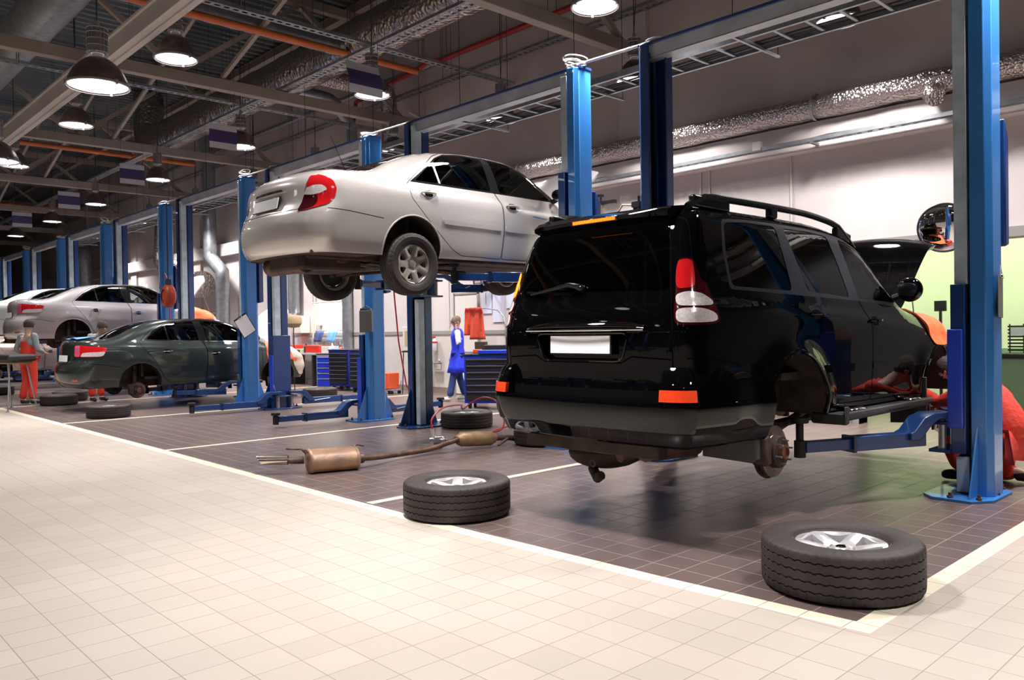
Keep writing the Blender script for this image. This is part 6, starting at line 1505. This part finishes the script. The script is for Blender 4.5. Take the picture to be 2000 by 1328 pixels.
m.add(vs,fs); o=m.build('towel','blue_cloth',loc=(-16.05,4.02,.2)); sm_=o.modifiers.new('thick','SOLIDIFY'); sm_.thickness=.012; sm_.offset=1; tag(o,'light blue cloth lying on the dark green car boot lid','cloth')
# black-topped work table at the left edge
t=thing('work_table','black padded table on thin splayed metal legs cut by the left edge','table',(-17.55,3.55,0),.2)
m=MB(); m.box((0,0,.98),(1.15,.5,.13)); m.build('padded_top','rubber_trim',t,bevel=.04)
m=MB(); m.box((0,0,.895),(1.0,.42,.045)); m.build('frame','wood_tan',t,bevel=.02)
for a,b in((.42,.16),(-.42,.16),(.42,-.16),(-.42,-.16)):
    m=MB(); m.tube([(a*.9,b*.9,.88),(a*1.25,b*1.6,.0)],.014,8); m.cyl((a*1.25,b*1.6,0),(a*1.25,b*1.6,.02),.03,10); m.build('leg','galv',t)
# ---------------------------------------------------------------- tool cabinets and bench along the wall
def cabinet(label,x,y,w,d,h,nd,body,front,rz=0,sidem=None,cast=True,top='cab_dark'):
    t=thing('tool_cabinet',label,'tool cabinet',(x,y,0),rz); z0=.11 if cast else .03
    m=MB(); m.box((0,0,(h+z0)/2),(w,d,h-z0),mi=0); m.build('carcass',sidem or body,t,bevel=.008)
    m=MB(); m.box((0,0,h+.012),(w+.03,d+.03,.024)); m.build('worktop',top,t,bevel=.006)
    hs=[1]*(nd-1)+[1.6]; tot=sum(hs); z=h-.05; H=(h-z0-.09)
    for k in range(nd):
        hh=H*hs[k]/tot; m=MB(); m.box((0,-d/2-.008,z-hh/2),(w-.06,.018,hh-.014)); dr=m.build('drawer',front,t,bevel=.004)
        m=MB(); m.box((0,-d/2-.024,z-.022),(w-.10,.016,.014)); m.build('drawer_handle','cab_grey' if front!='cab_dark' else 'clip_grey',dr); z-=hh
    if cast:
        for a in(-1,1):
            for b in(-1,1): m=MB(); m.cyl((a*(w/2-.08)-.02,b*(d/2-.08),.055),(a*(w/2-.08)+.02,b*(d/2-.08),.055),.055,14); m.box((a*(w/2-.08),b*(d/2-.08),.095),(.06,.06,.03)); m.build('castor','rubber_trim',t)
    return t
R45=math.radians(36)
cabinet('bright blue drawer cabinet with grey frame by the back wall',-17.25,10.25,.46,.5,.84,5,'cab_grey','cab_blue',R45*.6,cast=False)
cabinet('dark grey tool trolley with blue sides beside the bright blue drawers',-16.55,10.2,.56,.46,.94,7,'cab_dark','cab_dark',R45*.6,sidem='cab_blue_deep')
cabinet('dark grey tool trolley partly hidden by the blue lift column',-15.65,10.2,.56,.46,.94,7,'cab_dark','cab_dark',R45*.6,sidem='cab_blue_deep')
cabinet('dark blue tool cabinet left of the black car tail',-10.42,9.42,.95,.55,.93,6,'cab_blue_deep','cab_dark',R45,sidem='cab_blue')
t=thing('workbench','long pale workbench against the lit back wall','bench',(-19.1,10.68,0)); m=MB(); m.box((0,0,.82),(3.6,.5,.05)); m.build('bench_top','cab_grey',t,bevel=.006)
for x in(-1.7,-.6,.6,1.7): m=MB(); m.bb(x-.03,x+.03,-.22,.22,0,.8); m.build('leg','cab_dark',t)
def boxy(name,label,c,d,mat,rz=0,cat='box'):
    m=MB(); m.box((0,0,d[2]/2),d); o=m.build(name,mat,loc=c,rot=(0,0,rz),bevel=.008); return tag(o,label,cat)
zb=.846
for i,(x,w,h,mt,l) in enumerate(((-19.55,.5,.10,'cab_blue','flat blue parts tray at the left end of the workbench'),(-18.95,.62,.20,'red_box','left red storage box on the workbench'),(-18.35,.35,.10,'yellow_pale','low pale box between the red boxes'),(-17.75,.75,.19,'red_box','wide red storage box in the middle of the workbench'),(-17.1,.36,.17,'white_box','pale box right of the red boxes'),(-16.72,.22,.12,'blue_cloth','small light blue box on the workbench'),)):
    boxy('storage_box',l,(x*1.05,10.66,zb),(w,.3,h),mt)
for x,mt,l,r,h in((-18.15,'hair_dark','dark bottle standing between the red boxes',.06,.24),(-16.5,'orange_box','orange bottle near the right end of the bench',.05,.2),(-16.9,'white_box','white bottle at the right end of the bench',.05,.26)):
    m=MB(); m.lathe([(0,0),(r,0),(r,h*.65),(r*.4,h*.82),(r*.4,h),(0,h)],seg=16); tag(m.build('bottle',mt,loc=(x*1.045,10.55,zb)),l,'bottle')
t=thing('pegboard_rack','rack of small hanging tools above the workbench','tool rack',(-18.6,10.95,1.12)); m=MB(); m.box((0,.03,.0),(2.1,.02,.22)); m.build('panel','cab_grey',t)
for k in range(26):
    m=MB(); hgt=.10+.05*((k*7)%3)/2; m.tube([(-1.0+k*.078,0,.08),(-1.0+k*.078,0,.08-hgt)],[.008,.012],6); m.build('hand_tool','clip_grey' if k%3 else 'gun_steel',t)
t=thing('strip_lamp','bright fluorescent strip lamp above the workbench','lamp',(-18.3,10.82,2.10)); m=MB(); m.box((0,.03,.04),(1.5,.14,.05)); m.build('housing','white_metal',t,bevel=.01); m=MB(); m.cyl((-.7,0,0),(.7,0,0),.018,10); m.cyl((-.7,.06,0),(.7,.06,0),.018,10); m.build('tube','fluoro',t)
l=bpy.data.lights.new('strip_light','AREA'); l.shape='RECTANGLE'; l.size=1.4; l.size_y=.12; l.energy=90; l.color=(.93,1.,.78); o=bpy.data.objects.new('strip_light',l); COL.objects.link(o); o.location=(-18.3,10.78,2.06); o.rotation_euler=(math.radians(22),0,0)
for x,mt,l_ in((-18.75,'jeans','dark blue work clothes hung above the workbench'),(-18.1,'blue_cloth','light blue cloth hung beside the dark work clothes')):
    m=MB(); vs=[];fs=[]
    for j in range(6):
        for i in range(9): vs.append((-.22+.055*i*(1-.03*j),-.05-.02*math.sin(i*1.6+j*.4)-.01*j,.0-.055*j))
    for j in range(5):
        for i in range(8): fs.append((j*9+i,j*9+i+1,(j+1)*9+i+1,(j+1)*9+i))
    m.add(vs,fs); o=m.build('hanging_cloth',mt,loc=(x,10.9,1.40)); s_=o.modifiers.new('thick','SOLIDIFY'); s_.thickness=.015; tag(o,l_,'cloth')
m=MB(); m.tube([(-19.1,10.88,1.41),(-17.8,10.88,1.41)],.01,6); m.tube([(-19.05,10.88,1.41),(-19.05,11,1.41)],.01,6); m.tube([(-17.85,10.88,1.41),(-17.85,11,1.41)],.01,6); tag(m.build('hanging_rail','galv'),'thin rail for clothes above the workbench','rail')
boxy('wall_cabinet','white cabinet on the wall left of the strip lamp',(-19.75,10.85,1.36),(.46,.28,.46),'white_metal',cat='cabinet'); 
boxy('switch_box','small white switch box under the strip lamp end',(-18.95,10.94,1.55),(.14,.10,.20),'white_box',cat='switch')
for x,z0,z1,l in((-19.35,1.0,3.8,'thin conduit left of the workbench lamp'),(-19.2,1.0,3.8,'second thin conduit left of the workbench lamp'),(-13.58,1.45,3.8,'conduit running down beside the pale door'),(-5.7,1.4,3.8,'conduit dropping from the ledge behind the black car'),(-7.22,2.5,3.8,'left of two conduits beside the dark column'),(-7.06,2.5,3.8,'right of two conduits beside the dark column'),(-12.38,1.9,3.8,'conduit above the hanging red covers')):
    m=MB(); m.cyl((x,10.985,z0),(x,10.985,z1),.016,8); tag(m.build('conduit','white_metal'),l,'conduit')
# lamp-like tan bag on a pole, bin, stand
t=thing('floor_stand','tan rounded hood on a thin pole beside the workbench','stand',(-17.1,9.2,0)); m=MB(); m.cyl((0,0,.02),(0,0,1.5),.012,8); m.cyl((0,0,0),(0,0,.03),.16,18); m.build('pole','tray_dark',t); m=MB(); m.lathe([(.0,1.78),(.16,1.77),(.19,1.70),(.19,1.58),(.13,1.50),(0,1.48)],seg=24); m.build('hood','tan_bag',t)
t=thing('waste_bin','orange-red bin on a wheeled frame right of the tool trolleys','bin',(-14.72,10.2,0)); m=MB(); m.prism([(-.15,.12),(.15,.12),(.18,.46),(-.18,.46)],'y',-.14,.14); m.build('tub','orange_box',t,bevel=.01); m=MB(); m.bb(-.22,.28,-.15,.15,.08,.11); m.tube([(.26,.1,.1),(.30,.1,.3)],.012,6); m.build('frame','galv',t)
for a,b in((-.15,-.1),(.22,-.1),(-.15,.1),(.22,.1)): m=MB(); m.cyl((a-.015,b,.04),(a+.015,b,.04),.04,12); m.build('castor','rubber_trim',t)
t=thing('parts_washer','white box on a thin black stand by the wall','stand',(-14.2,10.5,0)); m=MB(); m.box((0,0,1.20),(.42,.3,.52)); m.build('white_case','white_metal',t,bevel=.01); m=MB(); m.box((.0,-.155,1.22),(.24,.01,.3)); m.build('door_panel','tan_bag',t)
m=MB(); m.box((0,0,.92),(.46,.34,.03)); m.build('shelf','cab_dark',t)
for a,b in((-.2,-.14),(.2,-.14),(-.2,.14),(.2,.14)): m=MB(); m.tube([(a,b,.92),(a*1.15,b*1.15,0)],.012,6); m.build('leg','tray_dark',t)
# fire extinguisher and tap
t=thing('fire_extinguisher','small pale extinguisher on the wall left of the person in blue','extinguisher',(-14.05,10.94,.92)); m=MB(); m.lathe([(0,0),(.055,0),(.06,.02),(.06,.22),(.035,.27),(.02,.28),(0,.28)],seg=18); m.build('cylinder','sign_white',t); m=MB(); m.lathe([(.061,.17),(.061,.21)],seg=18); m.box((0,-.02,.30),(.03,.09,.04)); m.build('valve','red_box',t)
t=thing('wall_tap','grey wall tap with pipes below the extinguisher','tap',(-13.95,10.93,.66)); m=MB(); m.tube([(-.16,0,0),(.16,0,0)],.02,8); m.tube([(.0,0,0),(.0,-.12,.01),(.0,-.14,-.06)],.015,8); m.sphere((.12,-.03,.05),.03,10,6); m.tube([(-.1,0,0),(-.1,.0,-.14),(.14,0,-.14),(.14,0,0)],.012,8); m.build('pipework','galv',t)
# pale door with notice, papers
t=thing('wall_door','pale panel door in the back wall with a small notice','door',(-13.0,10.97,0)); m=MB(); m.bb(-.36,.36,0,.03,.02,2.12); m.build('door_leaf','white_metal',t); 
for a in((-.40,-.37,2.16),(.37,.40,2.16)): m=MB(); m.bb(a[0],a[1],-.012,.03,0,a[2]); m.build('door_frame','wall_stripe',t)
m=MB(); m.bb(-.40,.40,-.012,.03,2.12,2.15); m.bb(-.37,.37,-.008,.0,.90,.92); m.build('door_frame','wall_stripe',t)
m=MB(); m.bb(-.08,.22,-.006,0,1.58,1.80); m.build('notice','paper_blue',t)
for i,(x,z,w,h) in enumerate(((-12.35,1.92,.30,.44),(-12.0,1.85,.34,.66),(-11.62,1.97,.28,.36))):
    m=MB(); m.box((0,0,0),(w,.004,h)); o=m.build('wall_notice','paper_blue',loc=(x,10.985,z)); tag(o,('left','middle','right')[i]+' of three pale papers taped to the wall above the hanging covers','paper')
t=thing('cover_hanger','bent metal arm on a post carrying the red wing covers','hanger',(-11.68,10.45,0)); m=MB(); m.tube([(-.6,0,1.80),(-.1,0,1.79),(.25,0,1.74),(.40,0,1.62),(.46,0,1.42),(.48,0,.05)],.014,8); m.cyl((.48,0,0),(.48,0,.04),.16,18); m.tube([(-.62,0,1.76),(-.62,0,1.80)],.014,8); m.build('arm','galv',t)
def hangcov(label,x,y,w,h,mat,rz):
    m=MB(); vs=[];fs=[];NI,NJ=9,12
    for j in range(NJ+1):
        for i in range(NI):
            u=i/(NI-1)-.5; vs.append((u*w*(.72+.28*j/NJ),.05*math.sin(min(1,j/2)*PI/2)+.025*math.sin(i*1.3+j*.25),.0-h*j/NJ))
    for j in range(NJ):
        for i in range(NI-1): fs.append((j*NI+i,j*NI+i+1,(j+1)*NI+i+1,(j+1)*NI+i))
    m.add(vs,fs); o=m.build('hanging_cover',mat,loc=(x,y,1.80),rot=(0,0,rz)); s_=o.modifiers.new('thick','SOLIDIFY'); s_.thickness=.014; tag(o,label,'cover')
hangcov('broad red wing cover hanging from the metal arm',-11.98,10.36,.36,.62,'cloth_red',.35); hangcov('narrow red cover folded beside the broad one on the arm',-12.22,10.42,.24,.54,'cloth_red',1.0)
t=thing('bucket','black bucket on the floor left of the dark blue cabinet','bucket',(-11.5,10.05,0)); m=MB(); m.lathe([(0,0),(.13,0),(.17,.34),(.18,.35),(.165,.34),(.125,.01),(0,.01)],seg=26); m.build('pail','rubber_trim',t); m=MB(); m.tube([(-.17,0,.33),(-.1,-.1,.42),(.1,-.1,.42),(.17,0,.33)],.005,6); m.build('handle','galv',t)
for c,d,mt,l,n in(((-10.28,9.33,.957),(.55,.3,.06),'cab_blue','blue tray lying on the dark blue tool cabinet','tray'),((-10.72,9.30,.957),(.14,.12,.07),'orange_box','small orange box on the dark blue tool cabinet','box'),((-10.55,9.6,.957),(.42,.2,.14),'rubber_trim','black case standing on the dark blue tool cabinet','case'),((-10.85,9.5,.957),(.2,.16,.20),'hair_dark','dark brown bundle on the corner of the dark blue cabinet','bundle')):
    boxy(n,l,c,d,mt,.6,n)
boxy('shelf_bar','thin blue shelf arm low behind the person in blue',(-11.8,10.6,.36),(1.0,.06,.05),'lift_dark',0,'bar')
# right-hand room
t=thing('wheel_balancer','dark green-grey balancing machine with a black grille top in the green-lit room','machine',(-2.95,13.6,0)); m=MB(); m.bb(-.75,.35,-.3,.3,.05,.84); m.build('cabinet','green_cab',t,bevel=.02); m=MB(); m.bb(-.78,.5,-.34,.34,.84,.90); m.build('top','rubber_trim',t,bevel=.01)
m=MB()
for k in range(8): m.bb(-.72,.45,.05+.02*k*0,.07,.93+.05*k,.955+.05*k)
for k in range(7): m.bb(-.7+.18*k,-.685+.18*k,.045,.06,.90,1.33)
m.build('grille','rubber_trim',t); m=MB(); m.box((-.55,-.02,1.22),(.22,.03,.12)); m.build('display','paper_blue',t); m=MB(); m.tube([(.4,-.1,.9),(.2,-.12,1.05),(.25,-.12,1.35),(.28,-.12,2.0)],.02,8); m.build('guard_arm','galv',t)
m=MB(); m.cyl((-3.35,14.95,.9),(-3.35,14.95,4.4),.02,8); tag(m.build('conduit','galv'),'conduit on the green-lit wall behind the nearest column','conduit')
t=thing('display_stand','small black display on a short post behind the black car','display',(-4.45,13.2,0)); m=MB(); m.box((0,0,1.62),(.17,.04,.16)); m.build('screen','rubber_trim',t,bevel=.006); m=MB(); m.cyl((0,0,.03),(0,0,1.55),.022,10); m.cyl((0,0,0),(0,0,.03),.2,20); m.build('post','tray_dark',t)
t=thing('balancer_cover','round dark machine hood beside the small black display','machine',(-3.95,13.3,0)); m=MB(); m.lathe([(0,1.32),(.1,1.30),(.18,1.2),(.2,1.0),(.2,0),(0,0)],seg=24); m.build('hood','cab_dark',t)
# support beam and air filter seen over the black car roof
t=thing('support_jack','tall yellowish jack post with a black cross bar behind the black car roof','jack',(-7.60,9.0,0)); m=MB(); m.bb(-.035,.035,-.035,.035,.04,3.14); m.bb(-.3,.3,-.25,.25,0,.04); m.build('post','tan_bag',t); m=MB(); m.bb(-.27,.27,-.03,.03,3.14,3.19); m.cyl((0,0,3.19),(0,0,3.25),.015,8); m.cyl((0,0,3.25),(0,0,3.29),.05,12); m.build('cross_bar','tray_dark',t)
t=thing('air_regulator','small black air regulator clamped to the dark left column','regulator',(-5.36,6.95,2.68)); m=MB(); m.box((0,0,0),(.10,.08,.06)); m.cyl((-.03,0,-.03),(-.03,0,-.16),.025,10); m.cyl((.03,0,-.03),(.03,0,-.16),.025,10); m.cyl((.02,0,.03),(.02,0,.09),.015,8); m.build('housing','tray_dark',t); m=MB(); m.tube([(-.05,0,0),(-.2,0,.02),(-.28,0,-.06),(-.29,0,-.3),(-.29,0,-1.5)],.011,8); m.build('hose','cloth_beige',t)
EXPO=-1.5
# ---------------------------------------------------------------- daylight lamp in the side room, camera
for x in(-6,-3.2,-.4,2.4,5):
    l=bpy.data.lights.new('room_light','AREA'); l.shape='RECTANGLE'; l.size=1.3; l.size_y=.3; l.energy=300; l.color=(.88,1.,.66)
    o=bpy.data.objects.new('room_light',l); COL.objects.link(o); o.location=(x,13.2,4.3)
w=bpy.data.worlds.new('World'); SC.world=w; w.use_nodes=True; w.node_tree.nodes['Background'].inputs[0].default_value=(.35,.33,.36,1); w.node_tree.nodes['Background'].inputs[1].default_value=.25
cam=bpy.data.cameras.new('camera'); co=bpy.data.objects.new('camera',cam); COL.objects.link(co)
F_=1577.; yaw=math.radians(46.6); pitch=-math.atan(20/1577.); roll=math.radians(.9)
fw=Vector((-math.sin(yaw)*math.cos(pitch),math.cos(yaw)*math.cos(pitch),math.sin(pitch))); r0=Vector((math.cos(yaw),math.sin(yaw),0)); u0=r0.cross(fw)
r=r0*math.cos(roll)-u0*math.sin(roll); u=u0*math.cos(roll)+r0*math.sin(roll)
co.matrix_world=Matrix(((r.x,u.x,-fw.x,0),(r.y,u.y,-fw.y,0),(r.z,u.z,-fw.z,1.36),(0,0,0,1)))
cam.sensor_width=36; cam.lens=F_*36/2000; cam.clip_start=.05; cam.clip_end=200
SC.camera=co
SC.view_settings.view_transform='Standard'; SC.view_settings.look='None'; SC.view_settings.gamma=1; SC.view_settings.use_curve_mapping=False
SC.view_settings.exposure=EXPO
